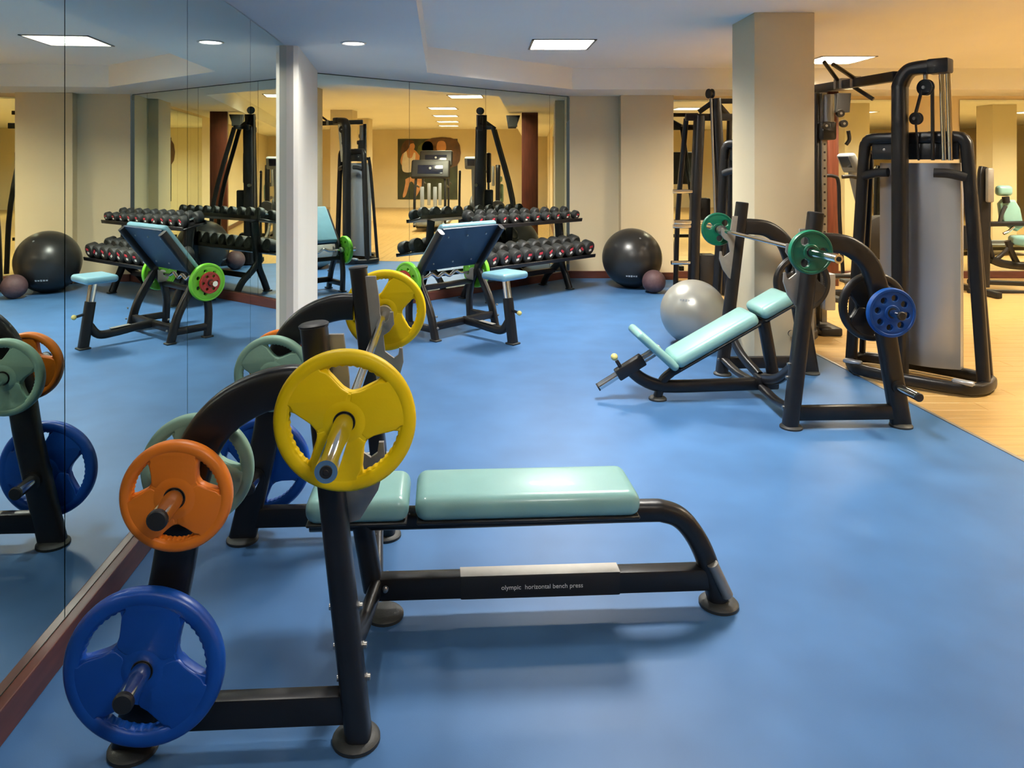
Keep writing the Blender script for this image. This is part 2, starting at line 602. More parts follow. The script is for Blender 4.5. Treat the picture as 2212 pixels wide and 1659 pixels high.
def downlight(x, y, label, group=None):
    t = thing('downlight', label, 'light', (x, y, SOFF), group=group)
    b = MB()
    b.lathe([(0, 0.078), (-0.006, 0.080), (-0.010, 0.090), (-0.006, 0.099), (0, 0.100)], (0, 0, 0), (0, 0, 1), 28, cap=False)
    part(b, 'rim', 'lamp_housing', t)
    b = MB()
    b.cyl((0, 0, -0.001), (0, 0, -0.004), 0.078, 28)
    part(b, 'diffuser', 'lamp_glow_cool', t)
    ld = bpy.data.lights.new('lamp_light', 'AREA')
    ld.shape = 'DISK'
    ld.size = 0.15
    ld.energy = P_DOWN
    ld.color = COOL
    ld.spread = math.radians(150)
    lo = bpy.data.objects.new('lamp_light', ld)
    col.objects.link(lo)
    lo.parent = t
    lo.location = (0, 0, -0.008)


downlight(*DOWNLIGHTS[0], 'round white downlight in the low ceiling in front of the pier')
downlight(*DOWNLIGHTS[1], 'round white downlight in the low ceiling straight above the flat bench', 'downlights outside the view')
downlight(*DOWNLIGHTS[2], 'round white downlight in the low ceiling nearer than the flat bench', 'downlights outside the view')


# ------------------------------------------------------------------ plates, bars, dumbbells (axis along local y)
TO_Y = Matrix(((1, 0, 0, 0), (0, 0, -1, 0), (0, 1, 0, 0), (0, 0, 0, 1)))   # shape plane xy -> xz, thickness along y


def circle(r, n=48, c=(0, 0)):
    return [(c[0] + r * math.cos(2 * PI * i / n), c[1] + r * math.sin(2 * PI * i / n)) for i in range(n)]


def pol(r, a):
    return (r * math.cos(a), r * math.sin(a))


def grip_plate(label, loc, rz, R, T, m, roll, group=None, bore=0.027, hw=33, rin=0.40):
    """rubber plate with three hand grips"""
    t = thing('weight_plate', label, 'weight plate', loc, rz, group)
    w, ro, ri = math.radians(hw), 0.775 * R, rin * R
    r0 = math.radians(roll)
    outl = [circle(R * 0.985, 72), circle(bore, 24)]

    def half(r):
        return w * max(0.0, min(1.0, (r - ri) / (ro - ri))) ** (1 / 2.4)
    for k in range(3):
        ph = r0 + k * 2 * PI / 3
        h = []
        n = 26
        for i in range(n + 1):
            th = -w * 0.95 + 2 * w * 0.95 * i / n
            h.append(pol(ro * (1 + 0.012 * math.sin(i * 2 * PI / 3.25)), ph + th))
        for i in range(1, n):
            u = 1 - 2 * i / n
            r = ri + (ro * 0.985 - ri) * abs(u) ** 2.4
            h.append(pol(r, ph + u * w))
        outl.append(h)
    b = MB()
    b.shape(outl, T * 0.62, 0.0035, TO_Y)
    # rounded outer ring
    prof = []
    for i in range(16):
        a = 2 * PI * i / 16
        prof.append((T / 2 * math.copysign(abs(math.sin(a)) ** 0.8, math.sin(a)), 0.888 * R + 0.112 * R * math.copysign(abs(math.cos(a)) ** 0.7, math.cos(a))))
    b.lathe(prof, (0, 0, 0), (0, 1, 0), 72, closed=True)
    # hub and the three raised spokes
    b.lathe([(-T * 0.46, bore), (-T * 0.50, bore + 0.006), (-T * 0.50, bore + 0.022), (-T * 0.43, bore + 0.030), (-T * 0.43, ri * 0.93), (-T * 0.2, ri * 0.99),
             (T * 0.2, ri * 0.99), (T * 0.43, ri * 0.93), (T * 0.43, bore + 0.030), (T * 0.50, bore + 0.022), (T * 0.50, bore + 0.006), (T * 0.46, bore)],
            (0, 0, 0), (0, 1, 0), 40, closed=True)
    for k in range(3):
        ph = r0 + k * 2 * PI / 3
        L, Rr = [], []
        for i in range(13):
            r = R * (0.30 + (0.955 - 0.30) * i / 12)
            g = half(r) + 0.018 * R / r + (0.06 if r > ro else 0)
            L.append(pol(r, ph + g))
            Rr.append(pol(r, ph + 2 * PI / 3 - g))
        arc = []
        a0, a1 = ph + w + 0.06 + 0.02, ph + 2 * PI / 3 - w - 0.08
        for i in range(9):
            arc.append(pol(R * 0.958, a0 + (a1 - a0) * i / 8))
        b.shape([L + arc + Rr[::-1]], T * 0.92, 0.004, TO_Y)
    part(b, 'disc', m, t)
    b = MB()
    b.lathe([(-T * 0.47, bore - 0.0012), (-T * 0.47, bore + 0.004), (T * 0.47, bore + 0.004), (T * 0.47, bore - 0.0012)], (0, 0, 0), (0, 1, 0), 32, closed=True)
    part(b, 'bore_ring', 'panel_black', t)  # black colour stands in for the shadow gap round the bar
    return t


def holed_plate(label, loc, rz, R, T, m, nh, roll, group=None, rh=0.12, at=0.62, bore=0.027, rimT=1.0):
    """plate with a ring of small holes"""
    t = thing('weight_plate', label, 'weight plate', loc, rz, group)
    outl = [circle(R * 0.99, 56), circle(bore, 24)]
    for k in range(nh):
        a = math.radians(roll) + 2 * PI * k / nh
        outl.append(circle(rh * R, 16, pol(at * R, a)))
    b = MB()
    b.shape(outl, T * 0.8, 0.004, TO_Y)
    b.lathe([(-T / 2 * rimT, R * 0.88), (-T / 2 * rimT, R * 0.96), (-T * 0.3, R), (T * 0.3, R), (T / 2 * rimT, R * 0.96), (T / 2 * rimT, R * 0.88), (T * 0.3, R * 0.84), (-T * 0.3, R * 0.84)],
            (0, 0, 0), (0, 1, 0), 56, closed=True)
    b.lathe([(-T * 0.5, bore), (-T * 0.5, bore + 0.016), (-T * 0.3, bore + 0.024), (T * 0.3, bore + 0.024), (T * 0.5, bore + 0.016), (T * 0.5, bore)], (0, 0, 0), (0, 1, 0), 32, closed=True)
    part(b, 'disc', m, t)
    b = MB()
    b.lathe([(-T * 0.51, bore - 0.0012), (-T * 0.51, bore + 0.004), (T * 0.51, bore + 0.004), (T * 0.51, bore - 0.0012)], (0, 0, 0), (0, 1, 0), 32, closed=True)
    part(b, 'bore_ring', 'panel_black', t)  # painted black for the shade between bore and bar
    return t


def barbell(label, loc, rz, half, sleeve_from, group=None):
    t = thing('barbell', label, 'barbell', loc, rz, group)
    b = MB()
    b.cyl((0, -sleeve_from, 0), (0, sleeve_from, 0), 0.0145, 16)
    part(b, 'bar_shaft', 'chrome', t)
    for s in (-1, 1):
        b = MB()
        b.cyl((0, s * (sleeve_from - 0.02), 0), (0, s * half, 0), 0.0248, 24)
        o = part(b, 'sleeve', 'chrome', t)
        b = MB()
        b.cyl((0, s * (sleeve_from - 0.045), 0), (0, s * (sleeve_from - 0.012), 0), 0.036, 24)
        part(b, 'collar', 'steel', t)
        b = MB()
        b.lathe([(0, 0.0135), (0.003, 0.0135), (0.003, 0.006), (0.0045, 0.005)], (0, s * half, 0), (0, s, 0), 20)
        part(b, 'end_cap', 'panel_black', o)
    return t


# ------------------------------------------------------------------ flat bench press in front
FL = (-0.386, 2.615)
FL_RZ = 0.055
fl_rot = Matrix.Rotation(FL_RZ, 3, 'Z')


def FLW(x, y, z):
    p = fl_rot @ Vector((x, y, z))
    return (p.x + FL[0], p.y + FL[1], p.z)


bench = thing('bench_press', 'flat bench press with black frame and long teal pad in front', 'weight bench', (FL[0], FL[1], 0), FL_RZ)


def bolt(parent, p, axis, r=0.009, L=0.012):
    b = MB()
    b.lathe([(0, r * 1.25), (L * 0.25, r * 1.25), (L * 0.3, r), (L * 0.9, r), (L, r * 0.8)], p, axis, 10)
    return part(b, 'bolt', 'steel', parent)


def foot(parent, x, y, r=0.066):
    b = MB()
    b.lathe([(0, r), (0.010, r), (0.018, r * 0.88), (0.022, r * 0.62), (0.022, 0.001)], (x, y, 0), (0, 0, 1), 28)
    o = part(b, 'foot', 'rubber', parent)
    return o


ARCH = [(-0.125, .985), (-0.18, .985), (-.253, .967), (-.33, .925), (-.388, .866), (-.427, .79), (-.451, .70), (-.468, .60), (-.489, .468), (-.527, .289), (-.592, 0.01)]


def post_x(z):
    return 0.02 - 0.1083 * z


for s in (-1, 1):
    yy = s * 0.562
    b = MB()
    b.tube([(post_x(0.01), yy, 0.01), (post_x(1.15), yy, 1.15)], 0.036, 0.046, N=(0, 1, 0), seg=20, sq=3.2)
    p = part(b, 'upright', 'frame_black', bench)
    b = MB()
    b.lathe([(0, 0.040), (0.008, 0.042), (0.012, 0.036), (0.013, 0.001)], (post_x(1.148), yy, 1.146), (-0.108, 0, 1), 24)
    part(b, 'end_cap', 'panel_black', p)
    b = MB()
    b.tube([(x, yy, z) for x, z in ARCH], 0.056, 0.030, N=(0, 1, 0), seg=20, sq=3.5, smooth=5)
    part(b, 'storage_arm', 'frame_black', bench)
    b = MB()
    b.bar((-0.56, yy, 0.098), (0.0, yy, 0.098), 0.05, 0.082, bev=0.008)
    part(b, 'base_rail', 'frame_black', bench)
    foot(bench, 0.012, yy)
    foot(bench, -0.592, yy)
    # hook plate
    hp = []
    for z, dx in ((1.12, 0.02), (1.12, 0.075), (1.0, 0.078), (0.965, 0.075)):
        hp.append((post_x(z) + dx, z))
    hp += [(-0.004, 0.925), (0.012, 0.922), (0.026, 0.935), (0.032, 0.968), (0.046, 0.968), (0.050, 0.915), (0.030, 0.885), (0.005, 0.868), (0.012, 0.80), (0.050, 0.772),
           (0.068, 0.785), (0.072, 0.815), (0.086, 0.815), (0.090, 0.755), (0.070, 0.68), (0.020, 0.60), (post_x(0.6) + 0.02, 0.585)]
    b = MB()
    b.shape([hp], 0.014, 0.0015, Matrix.Translation((0, yy - s * 0.03, 0)) @ TO_Y)
    part(b, 'bar_hook', 'steel_matte', bench, 'grey steel bar hook plate')
    # pegs for spare plates
    for (px, pz, n_in, n_out) in ((-0.446, 0.728, 0.20, 0.215), (-0.527, 0.284, 0.15, 0.215)):
        b = MB()
        b.cyl((px, yy - s * n_in, pz), (px, yy + s * n_out, pz), 0.0248, 22)
        o = part(b, 'peg', 'chrome', bench)
        for e in (yy - s * n_in, yy + s * n_out):
            d = 1 if e > yy else -1
            b = MB()
            b.lathe([(0, 0.0255), (0.010, 0.0255), (0.013, 0.022), (0.0135, 0.001)], (px, e, pz), (0, d, 0), 22)
            part(b, 'peg_cap', 'panel_black', o)
        b = MB()
        b.cyl((px, yy - 0.045, pz), (px, yy + 0.045, pz), 0.036, 22)
        part(b, 'peg_collar', 'frame_black', o)
    # strut from the lower beam to the upright
    b = MB()
    b.tube([(0.02, s * 0.03, 0.115), (0.0, s * 0.30, 0.15), (-0.005, yy - s * 0.03, 0.25)], 0.03, 0.022, N=(1, 0, 0), seg=14, sq=3, smooth=5)
    part(b, 'brace', 'frame_black', bench)
    for z in (0.16, 0.25, 0.36):
        bolt(bench, (post_x(z) + 0.035, yy - s * 0.02, z), (1, 0, 0))
        bolt(bench, (post_x(z) - 0.035, yy - s * 0.02, z), (-1, 0, 0))
    bolt(bench, (0.055, s * 0.045, 0.12), (0, s, 0))
b = MB()
b.tube([(-0.21, 0, .345), (0.4, 0, .345), (.95, 0, .348), (1.051, 0, .343), (1.117, 0, .312), (1.172, 0, .240), (1.212, 0, .150), (1.250, 0, .02)], 0.037, 0.035, N=(0, 1, 0), seg=18, sq=2.6, smooth=6)
part(b, 'backbone', 'frame_black', bench)
b = MB()
b.bar((-0.01, 0, 0.105), (1.21, 0, 0.105), 0.062, 0.078, bev=0.008)
part(b, 'lower_beam', 'frame_black', bench)
b = MB()
b.bar((0.315, 0, 0.105), (0.885, 0, 0.105), 0.0655, 0.0815, bev=0.006)
st = part(b, 'sticker_sleeve', 'panel_black', bench)
b = MB()
b.bar((0.316, 0, 0.1462), (0.884, 0, 0.1462), 0.062, 0.0012, bev=0)
part(b, 'sticker_top', 'steel_matte', st, 'grey top face of the sticker', smooth=False)
b = MB()
b.text('olympic  horizontal bench press', 0.0225, 0.0004, Matrix.Translation((0.605, -0.0332, 0.104)) @ Matrix.Rotation(PI / 2, 4, 'X'))
part(b, 'lettering', 'tag_white', st, 'small pale lettering', smooth=False)
b = MB()
b.tube([(-0.03, 0, .335), (0.01, 0, .10)], 0.036, 0.036, N=(0, 1, 0), seg=16, sq=3)
part(b, 'centre_post', 'frame_black', bench)
foot(bench, 0.05, 0)
foot(bench, 1.252, 0, 0.07)
b = MB()
b.cyl((1.215, -0.04, .17), (1.27, -0.04, .055), 0.020, 14)
part(b, 'end_gusset', 'steel_matte', bench)
for nm, x0, x1 in (('head_pad', -0.21, 0.138), ('back_pad', 0.160, 0.935)):
    b = MB()
    b.box(((x0 + x1) / 2, 0, 0.425), (x1 - x0, 0.27, 0.088), 0.04, 6)
    p = part(b, nm, 'vinyl_teal', bench)
    b = MB()
    b.box(((x0 + x1) / 2, 0, 0.383), (x1 - x0 - 0.01, 0.258, 0.012), 0.004, 1)
    part(b, 'pad_board', 'panel_black', p)

barbell('chrome barbell racked on the flat bench with yellow plates', FLW(0, 0, 0.94), FL_RZ, 1.035, 0.655)
grip_plate('yellow three-grip plate on the near end of the flat bench barbell', FLW(0, -0.712, 0.94), FL_RZ, 0.182, 0.042, 'yellow', 79, 'plates on the flat bench barbell', hw=31, rin=0.42)
grip_plate('yellow three-grip plate on the far end of the flat bench barbell', FLW(0, 0.712, 0.94), FL_RZ, 0.182, 0.042, 'yellow', 113, 'plates on the flat bench barbell', hw=31, rin=0.42)
STG = 'spare plates stored on the flat bench frame'
grip_plate('large blue three-grip plate on the lowest near peg of the flat bench', FLW(-0.527, -0.648, 0.284), FL_RZ, 0.206, 0.046, 'blue', 140, STG, hw=30, rin=0.46)
grip_plate('orange three-grip plate on the upper near peg of the flat bench', FLW(-0.446, -0.648, 0.728), FL_RZ, 0.145, 0.040, 'orange', 33, STG, hw=25, rin=0.5)
grip_plate('mint green plate behind the orange plate on the near flat bench arm', FLW(-0.446, -0.478, 0.728), FL_RZ, 0.158, 0.040, 'mint', 150, STG, hw=27, rin=0.46)
grip_plate('mint green plate on the far flat bench arm beside the mirror', FLW(-0.446, 0.478, 0.728), FL_RZ, 0.158, 0.040, 'mint', 75, STG, hw=27, rin=0.46)
grip_plate('orange plate behind the mint plate on the far flat bench arm', FLW(-0.446, 0.648, 0.728), FL_RZ, 0.145, 0.040, 'orange', 15, STG, hw=25, rin=0.5)
grip_plate('large blue three-grip plate on the lowest far peg of the flat bench', FLW(-0.527, 0.648, 0.284), FL_RZ, 0.206, 0.046, 'blue', 65, STG, hw=30, rin=0.46)

# ------------------------------------------------------------------ incline bench press by the pillar
IN = (1.886, 5.04)
IN_RZ = PI + 0.04
in_rot = Matrix.Rotation(IN_RZ, 3, 'Z')


def INW(x, y, z):
    p = in_rot @ Vector((x, y, z))
    return (p.x + IN[0], p.y + IN[1], p.z)


inc = thing('incline_bench', 'incline bench press with teal pads in front of the pillar', 'weight bench', (IN[0], IN[1], 0), IN_RZ)
ARCH2 = [(-.13, 1.115), (-.192, 1.118), (-.317, 1.098), (-.429, 1.016), (-.486, .904), (-.522, .764), (-.564, .511), (-.650, .01)]


def post2(z):
    return 0.037 - 0.1227 * z


for s in (1, -1):
    yy = s * 0.565
    b = MB()
    b.tube([(post2(0.01), yy, 0.01), (post2(1.296), yy, 1.296)], 0.042, 0.048, N=(0, 1, 0), seg=20, sq=3.2)
    p = part(b, 'upright', 'frame_black', inc)
    b = MB()
    b.lathe([(0, 0.046), (0.008, 0.047), (0.012, 0.040), (0.013, 0.001)], (post2(1.294), yy, 1.292), (-0.1227, 0, 1), 24)
    part(b, 'end_cap', 'panel_black', p)
    b = MB()
    b.tube([(x, yy, z) for x, z in ARCH2], 0.060, 0.032, N=(0, 1, 0), seg=20, sq=3.5, smooth=5)
    part(b, 'storage_arm', 'frame_black', inc)
    b = MB()
    b.bar((-0.62, yy, 0.09), (0.0, yy, 0.09), 0.05, 0.085, bev=0.008)
    part(b, 'base_rail', 'frame_black', inc)
    foot(inc, 0.03, yy)
    foot(inc, -0.65, yy)
    hp = [(post2(1.2) + 0.02, 1.2), (post2(1.2) + 0.075, 1.2), (post2(1.1) + 0.078, 1.10)]
    hp += [(-0.004, 1.068), (0.012, 1.065), (0.026, 1.078), (0.032, 1.11), (0.046, 1.11), (0.050, 1.058), (0.030, 1.028), (0.0, 1.01), (-0.015, 0.93), (0.030, 0.895), (0.045, 0.905), (0.050, 0.935),
           (0.062, 0.935), (0.066, 0.880), (0.040, 0.80), (-0.005, 0.735), (post2(0.73) + 0.02, 0.72)]
    b = MB()
    b.shape([hp], 0.014, 0.0015, Matrix.Translation((0, yy - s * 0.03, 0)) @ TO_Y)
    part(b, 'bar_hook', 'steel_matte', inc, 'grey steel bar hook plate')
    for (px, pz, n_in, n_out) in ((-0.533, 0.71, 0.17, 0.19), (-0.610, 0.250, 0.02, 0.23)):
        b = MB()
        b.cyl((px, yy - s * n_in, pz), (px, yy + s * n_out, pz), 0.0248, 20)
        o = part(b, 'peg', 'chrome', inc)
        b = MB()
        b.lathe([(0, 0.0255), (0.010, 0.0255), (0.013, 0.022), (0.0135, 0.001)], (px, yy + s * n_out, pz), (0, s, 0), 20)
        part(b, 'peg_cap', 'panel_black', o)
        b = MB()
        b.cyl((px, yy - 0.045, pz), (px, yy + 0.045, pz), 0.038, 20)
        part(b, 'peg_collar', 'frame_black', o)
    b = MB()
    b.tube([(-0.03, s * 0.03, 0.14), (-0.01, s * 0.30, 0.22), (0.0, yy - s * 0.03, 0.36)], 0.034, 0.024, N=(1, 0, 0), seg=14, sq=3, smooth=5)
    part(b, 'brace', 'frame_black', inc)
    b = MB()
    b.tube([(-0.01, s * 0.06, 0.09), (0.01, s * 0.32, 0.085), (0.03, yy - s * 0.03, 0.12)], 0.028, 0.022, N=(0, 0, 1), seg=14, sq=3, smooth=5)
    part(b, 'brace', 'frame_black', inc)
    for z in (0.12, 0.30, 0.38):
        bolt(inc, (post2(z) + 0.042, yy - s * 0.02, z), (1, 0, 0))
SL = math.atan2(0.308, 0.554)
b = MB()
b.tube([(-0.05, 0, .10), (.3, 0, .092), (.58, 0, .088), (.70, 0, .10), (.80, 0, .145), (.872, 0, .205)], 0.042, 0.034, N=(0, 1, 0), seg=18, sq=3, smooth=6)
part(b, 'backbone', 'frame_black', inc)
b = MB()
b.tube([(.685, 0, .02), (.655, 0, .12), (.60, 0, .175), (.50, 0, .235), (-.25, 0, .652)], 0.028, 0.03, N=(0, 1, 0), seg=16, sq=3, smooth=6)
part(b, 'pad_rail', 'frame_black', inc)
foot(inc, 0.685, 0, 0.06)
b = MB()
b.tube([(-.044, 0, .52), (-.114, 0, .13)], 0.040, 0.034, N=(0, 1, 0), seg=16, sq=3)
part(b, 'support_post', 'frame_black', inc)
b = MB()
b.box((-0.06, 0, 0.115), (0.14, 0.12, 0.09), 0.015, 2)
part(b, 'junction_block', 'frame_black', inc)
dv = Vector((-(1.091 - .70), 0, .327 - .088)).normalized()
e0 = Vector((1.091, 0, 0.088))
b = MB()
b.cyl(e0, e0 + dv * 0.47, 0.026, 20)
sl = part(b, 'seat_slider', 'chrome', inc)
b = MB()
b.cyl(e0 - dv * 0.004, e0 + dv * 0.006, 0.027, 20)
part(b, 'end_cap', 'panel_black', sl)
b = MB()
b.bar(e0 + dv * 0.15, e0 + dv * 0.36, 0.072, 0.078, up=(0, 0, 1), bev=0.010)
part(b, 'slider_housing', 'frame_black', inc)
un = Vector((-dv.z, 0, dv.x)) * -1
b = MB()
b.cyl(e0 + dv * 0.20 + un * 0.03, e0 + dv * 0.20 + un * 0.085, 0.013, 14)
part(b, 'pin_barrel', 'frame_black', inc)
b = MB()
b.sphere(e0 + dv * 0.20 + un * 0.115, 0.024, 18, 10)
part(b, 'pin_knob', 'knob_yellow', inc, 'pale yellow pull knob')
b = MB()
b.bar(e0 + dv * 0.36, e0 + dv * 0.50, 0.05, 0.05, bev=0.006)
part(b, 'seat_bracket', 'steel_matte', inc)
# pads
ax = Vector((-math.cos(SL), 0, math.sin(SL)))
nz = Vector((math.sin(SL), 0, math.cos(SL)))
rot = Matrix((ax, Vector((0, 1, 0)).cross(ax).cross(ax) * 0 + Vector((0, -1, 0)), nz)).transposed()
base0 = Vector((0.57, 0, 0.222))
for nm, d0, d1 in (('back_pad', 0.0, 0.63), ('head_pad', 0.655, 0.90)):
    b = MB()
    b.box(base0 + ax * ((d0 + d1) / 2) + nz * 0.052, (d1 - d0, 0.28, 0.09), 0.038, 5, rot)
    p = part(b, nm, 'vinyl_teal', inc)
    b = MB()
    b.box(base0 + ax * ((d0 + d1) / 2) + nz * 0.006, (d1 - d0 - 0.01, 0.265, 0.012), 0.004, 1, rot)
    part(b, 'pad_board', 'panel_black', p)
s0, s1 = Vector((.592, 0, .235)), Vector((.858, 0, .475))
sx = (s1 - s0).normalized()
sn = Vector((sx.z, 0, -sx.x)) * -1
rs = Matrix((sx, Vector((0, 1, 0)), Vector((-sx.z, 0, sx.x)))).transposed()
b = MB()
b.box((s0 + s1) / 2 + V(-0.01, 0, 0), ((s1 - s0).length, 0.28, 0.058), 0.026, 5, rs)
part(b, 'seat_pad', 'vinyl_teal', inc)

barbell('chrome barbell racked on the incline bench with green plates', INW(0, 0, 1.083), IN_RZ, 1.06, 0.69)
holed_plate('small dark green plate on the near end of the incline bench barbell', INW(0, 0.745, 1.083), IN_RZ, 0.129, 0.034, 'green', 3, 60, 'plates on the incline bench barbell', rh=0.20, at=0.56)
holed_plate('small dark green plate on the far end of the incline bench barbell', INW(0, -0.745, 1.083), IN_RZ, 0.129, 0.034, 'green', 3, 20, 'plates on the incline bench barbell', rh=0.20, at=0.56)
grip_plate('large black three-grip plate behind the blue plate on the incline bench arm', INW(-0.533, 0.465, 0.71), IN_RZ, 0.215, 0.046, 'plate_black', 0, 'spare plates stored on the incline bench frame', hw=26, rin=0.50)
holed_plate('blue plate with a ring of round holes on the near incline bench peg', INW(-0.533, 0.655, 0.71), IN_RZ, 0.147, 0.036, 'blue_pale', 8, 10, 'spare plates stored on the incline bench frame', rh=0.13, at=0.60)
grip_plate('large black plate on the far incline bench arm in front of the pillar', INW(-0.533, -0.465, 0.71), IN_RZ, 0.215, 0.046, 'plate_black', 45, 'spare plates stored on the incline bench frame', hw=22, rin=0.52)

# ------------------------------------------------------------------ preacher curl bench
PC = (-0.32, 7.13)
PC_RZ = math.radians(46.2)
pc_rot = Matrix.Rotation(PC_RZ, 3, 'Z')


def PCW(x, y, z):
    p = pc_rot @ Vector((x, y, z))
    return (p.x + PC[0], p.y + PC[1], p.z)


pre = thing('preacher_bench', 'preacher curl bench with sloped navy backed pad before the angled mirror', 'weight bench', (PC[0], PC[1], 0), PC_RZ)
for s in (-1, 1):
    x = s * 0.40
    b = MB()
    b.tube([(x, -0.27, 0.01), (x, -0.20, 0.25), (x, -0.07, 0.48), (x, -0.03, 0.56), (x, -0.10, 0.66), (x, -0.345, 0.985)], 0.038, 0.028, N=(1, 0, 0), seg=16, sq=3.2, smooth=5)
    part(b, 'side_arm', 'frame_black', pre)
    b = MB()
    b.tube([(x, -0.03, 0.55), (x, 0.05, 0.42), (x, 0.09, 0.25), (x, 0.08, 0.01)], 0.034, 0.028, N=(1, 0, 0), seg=16, sq=3.2, smooth=5)
    part(b, 'leg', 'frame_black', pre)
    b = MB()
    b.bar((x, -0.24, 0.10), (x, 0.09, 0.10), 0.05, 0.06, bev=0.006)
    part(b, 'base_rail', 'frame_black', pre)
    for yy in (-0.275, 0.08):
        b = MB()
        b.box((x, yy, 0.008), (0.075, 0.09, 0.016), 0.005, 1)
        part(b, 'foot', 'rubber', pre)
    hk = [(0.0, 0.44), (0.075, 0.44), (0.105, 0.47), (0.11, 0.52), (0.098, 0.52), (0.088, 0.49), (0.068, 0.485), (0.055, 0.50), (0.045, 0.54), (0.0, 0.56)]
    b = MB()
    b.shape([hk], 0.012, 0.001, Matrix.Translation((x - s * 0.07, -0.03, 0)) @ Matrix(((0, 0, 1, 0), (1, 0, 0, 0), (0, 1, 0, 0), (0, 0, 0, 1))))
    part(b, 'bar_hook', 'steel_matte', pre)
    bolt(pre, (x - s * 0.0, -0.30, 0.12), (0, -1, 0))
    bolt(pre, (x - s * 0.0, -0.285, 0.22), (0, -1, 0))
b = MB()
b.bar((-0.40, -0.235, 0.12), (0.40, -0.235, 0.12), 0.05, 0.065, bev=0.006)
part(b, 'cross_rail', 'frame_black', pre)
b = MB()
b.bar((-0.40, 0.05, 0.42), (0.40, 0.05, 0.42), 0.04, 0.05, bev=0.006)
part(b, 'cross_rail', 'frame_black', pre)
b = MB()
b.tube([(0, -0.235, 0.125), (0, -0.42, 0.115), (0, -0.58, 0.10), (0, -0.72, 0.105), (0, -0.80, 0.20)], 0.036, 0.028, N=(1, 0, 0), seg=16, sq=3, smooth=5)
part(b, 'spine', 'frame_black', pre)
b = MB()
b.bar((-0.0, -0.62, 0.140), (-0.0, -0.45, 0.150), 0.05, 0.004, bev=0)
part(b, 'sticker', 'steel_matte', pre, smooth=False)
b = MB()
b.tube([(0, -0.845, 0.01), (0, -0.785, 0.40)], 0.040, 0.040, N=(1, 0, 0), seg=16, sq=4)
part(b, 'seat_post', 'frame_black', pre)
b = MB()
b.box((0, -0.845, 0.008), (0.10, 0.10, 0.016), 0.005, 1)
part(b, 'foot', 'rubber', pre)
b = MB()
b.tube([(0, -0.79, 0.38), (0, -0.76, 0.57)], 0.030, 0.030, N=(1, 0, 0), seg=14, sq=4)
part(b, 'seat_tube', 'chrome', pre)
b = MB()
b.box((0, -0.75, 0.60), (0.34, 0.28, 0.065), 0.03, 5)
part(b, 'seat_pad', 'vinyl_sky', pre)
b = MB()
b.cyl((0, -0.82, 0.30), (0, -0.905, 0.285), 0.012, 12)
kb = part(b, 'pin_barrel', 'frame_black', pre)
b = MB()
b.sphere((0, -0.92, 0.283), 0.022, 16, 8)
part(b, 'pin_knob', 'knob_yellow', kb, 'pale yellow pull knob')
# the sloping arm pad
pu = Vector((0, -0.345, 0.985)) - Vector((0, -0.03, 0.575))
pu.normalize()
pn = Vector((0, pu.z, -pu.y))
rp = Matrix((Vector((1, 0, 0)), pu, Vector((1, 0, 0)).cross(pu))).transposed()
pc = (Vector((0, -0.345, 0.985)) + Vector((0, -0.03, 0.575))) / 2
b = MB()
b.box(pc + pn * 0.062 + pu * 0.015, (0.74, 0.53, 0.06), 0.028, 5, rp)
p = part(b, 'arm_pad', 'vinyl_sky', pre)
b = MB()
b.box(pc + pn * 0.022 + pu * 0.01, (0.73, 0.52, 0.02), 0.004, 1, rp)
part(b, 'pad_board', 'pad_navy', p, 'navy underside board of the arm pad')
for ix in (-0.25, 0, 0.25):
    for iu in (-0.16, 0.17):
        bolt(pre, pc + Vector((ix, 0, 0)) + pu * iu + pn * 0.012, -pn, 0.008, 0.008)
# EZ bar
ez = thing('curl_bar', 'wavy chrome curl bar racked on the preacher bench', 'barbell', PCW(0, 0.045, 0.515), PC_RZ)
pts = [(-0.62, 0, 0), (-0.40, 0, 0), (-0.24, 0, 0), (-0.16, 0, 0.028), (-0.08, 0, -0.012), (0, 0, 0.022), (0.08, 0, -0.012), (0.16, 0, 0.028), (0.24, 0, 0), (0.40, 0, 0), (0.62, 0, 0)]
b = MB()
b.tube(pts[1:-1], 0.016, 0.016, N=(0, 1, 0), seg=12, smooth=5)
part(b, 'bar_shaft', 'chrome', ez)
for s in (-1, 1):
    b = MB()
    b.cyl((s * 0.40, 0, 0), (s * 0.60, 0, 0), 0.0248, 18)
    part(b, 'sleeve', 'chrome', ez)
    b = MB()
    b.cyl((s * 0.385, 0, 0), (s * 0.41, 0, 0), 0.034, 18)
    part(b, 'collar', 'steel', ez)
PLG = 'plates on the curl bar of the preacher bench'
holed_plate('lime green plate on the near end of the curl bar beside the yellow plate', PCW(-0.455, 0.045, 0.515), PC_RZ + PI / 2, 0.172, 0.046, 'lime', 7, 0, PLG, rh=0.10, at=0.60)
holed_plate('lime green plate on the far end of the curl bar behind the seat', PCW(0.455, 0.045, 0.515), PC_RZ + PI / 2, 0.172, 0.046, 'lime', 7, 20, PLG, rh=0.10, at=0.60)
holed_plate('small red plate outside the lime plate, seen in the side mirror', PCW(-0.505, 0.045, 0.515), PC_RZ + PI / 2, 0.098, 0.034, 'red', 6, 0, PLG, rh=0.13, at=0.66)

# ------------------------------------------------------------------ dumbbell rack with dumbbells
RK = Vector((0.24, 9.32, 0))
RK_RZ = math.atan2(T2.y, T2.x)
rk_rot = Matrix.Rotation(RK_RZ, 3, 'Z')


def RKW(x, y, z):
    p = rk_rot @ Vector((x, y, z))
    return Vector((p.x + RK.x, p.y + RK.y, p.z))


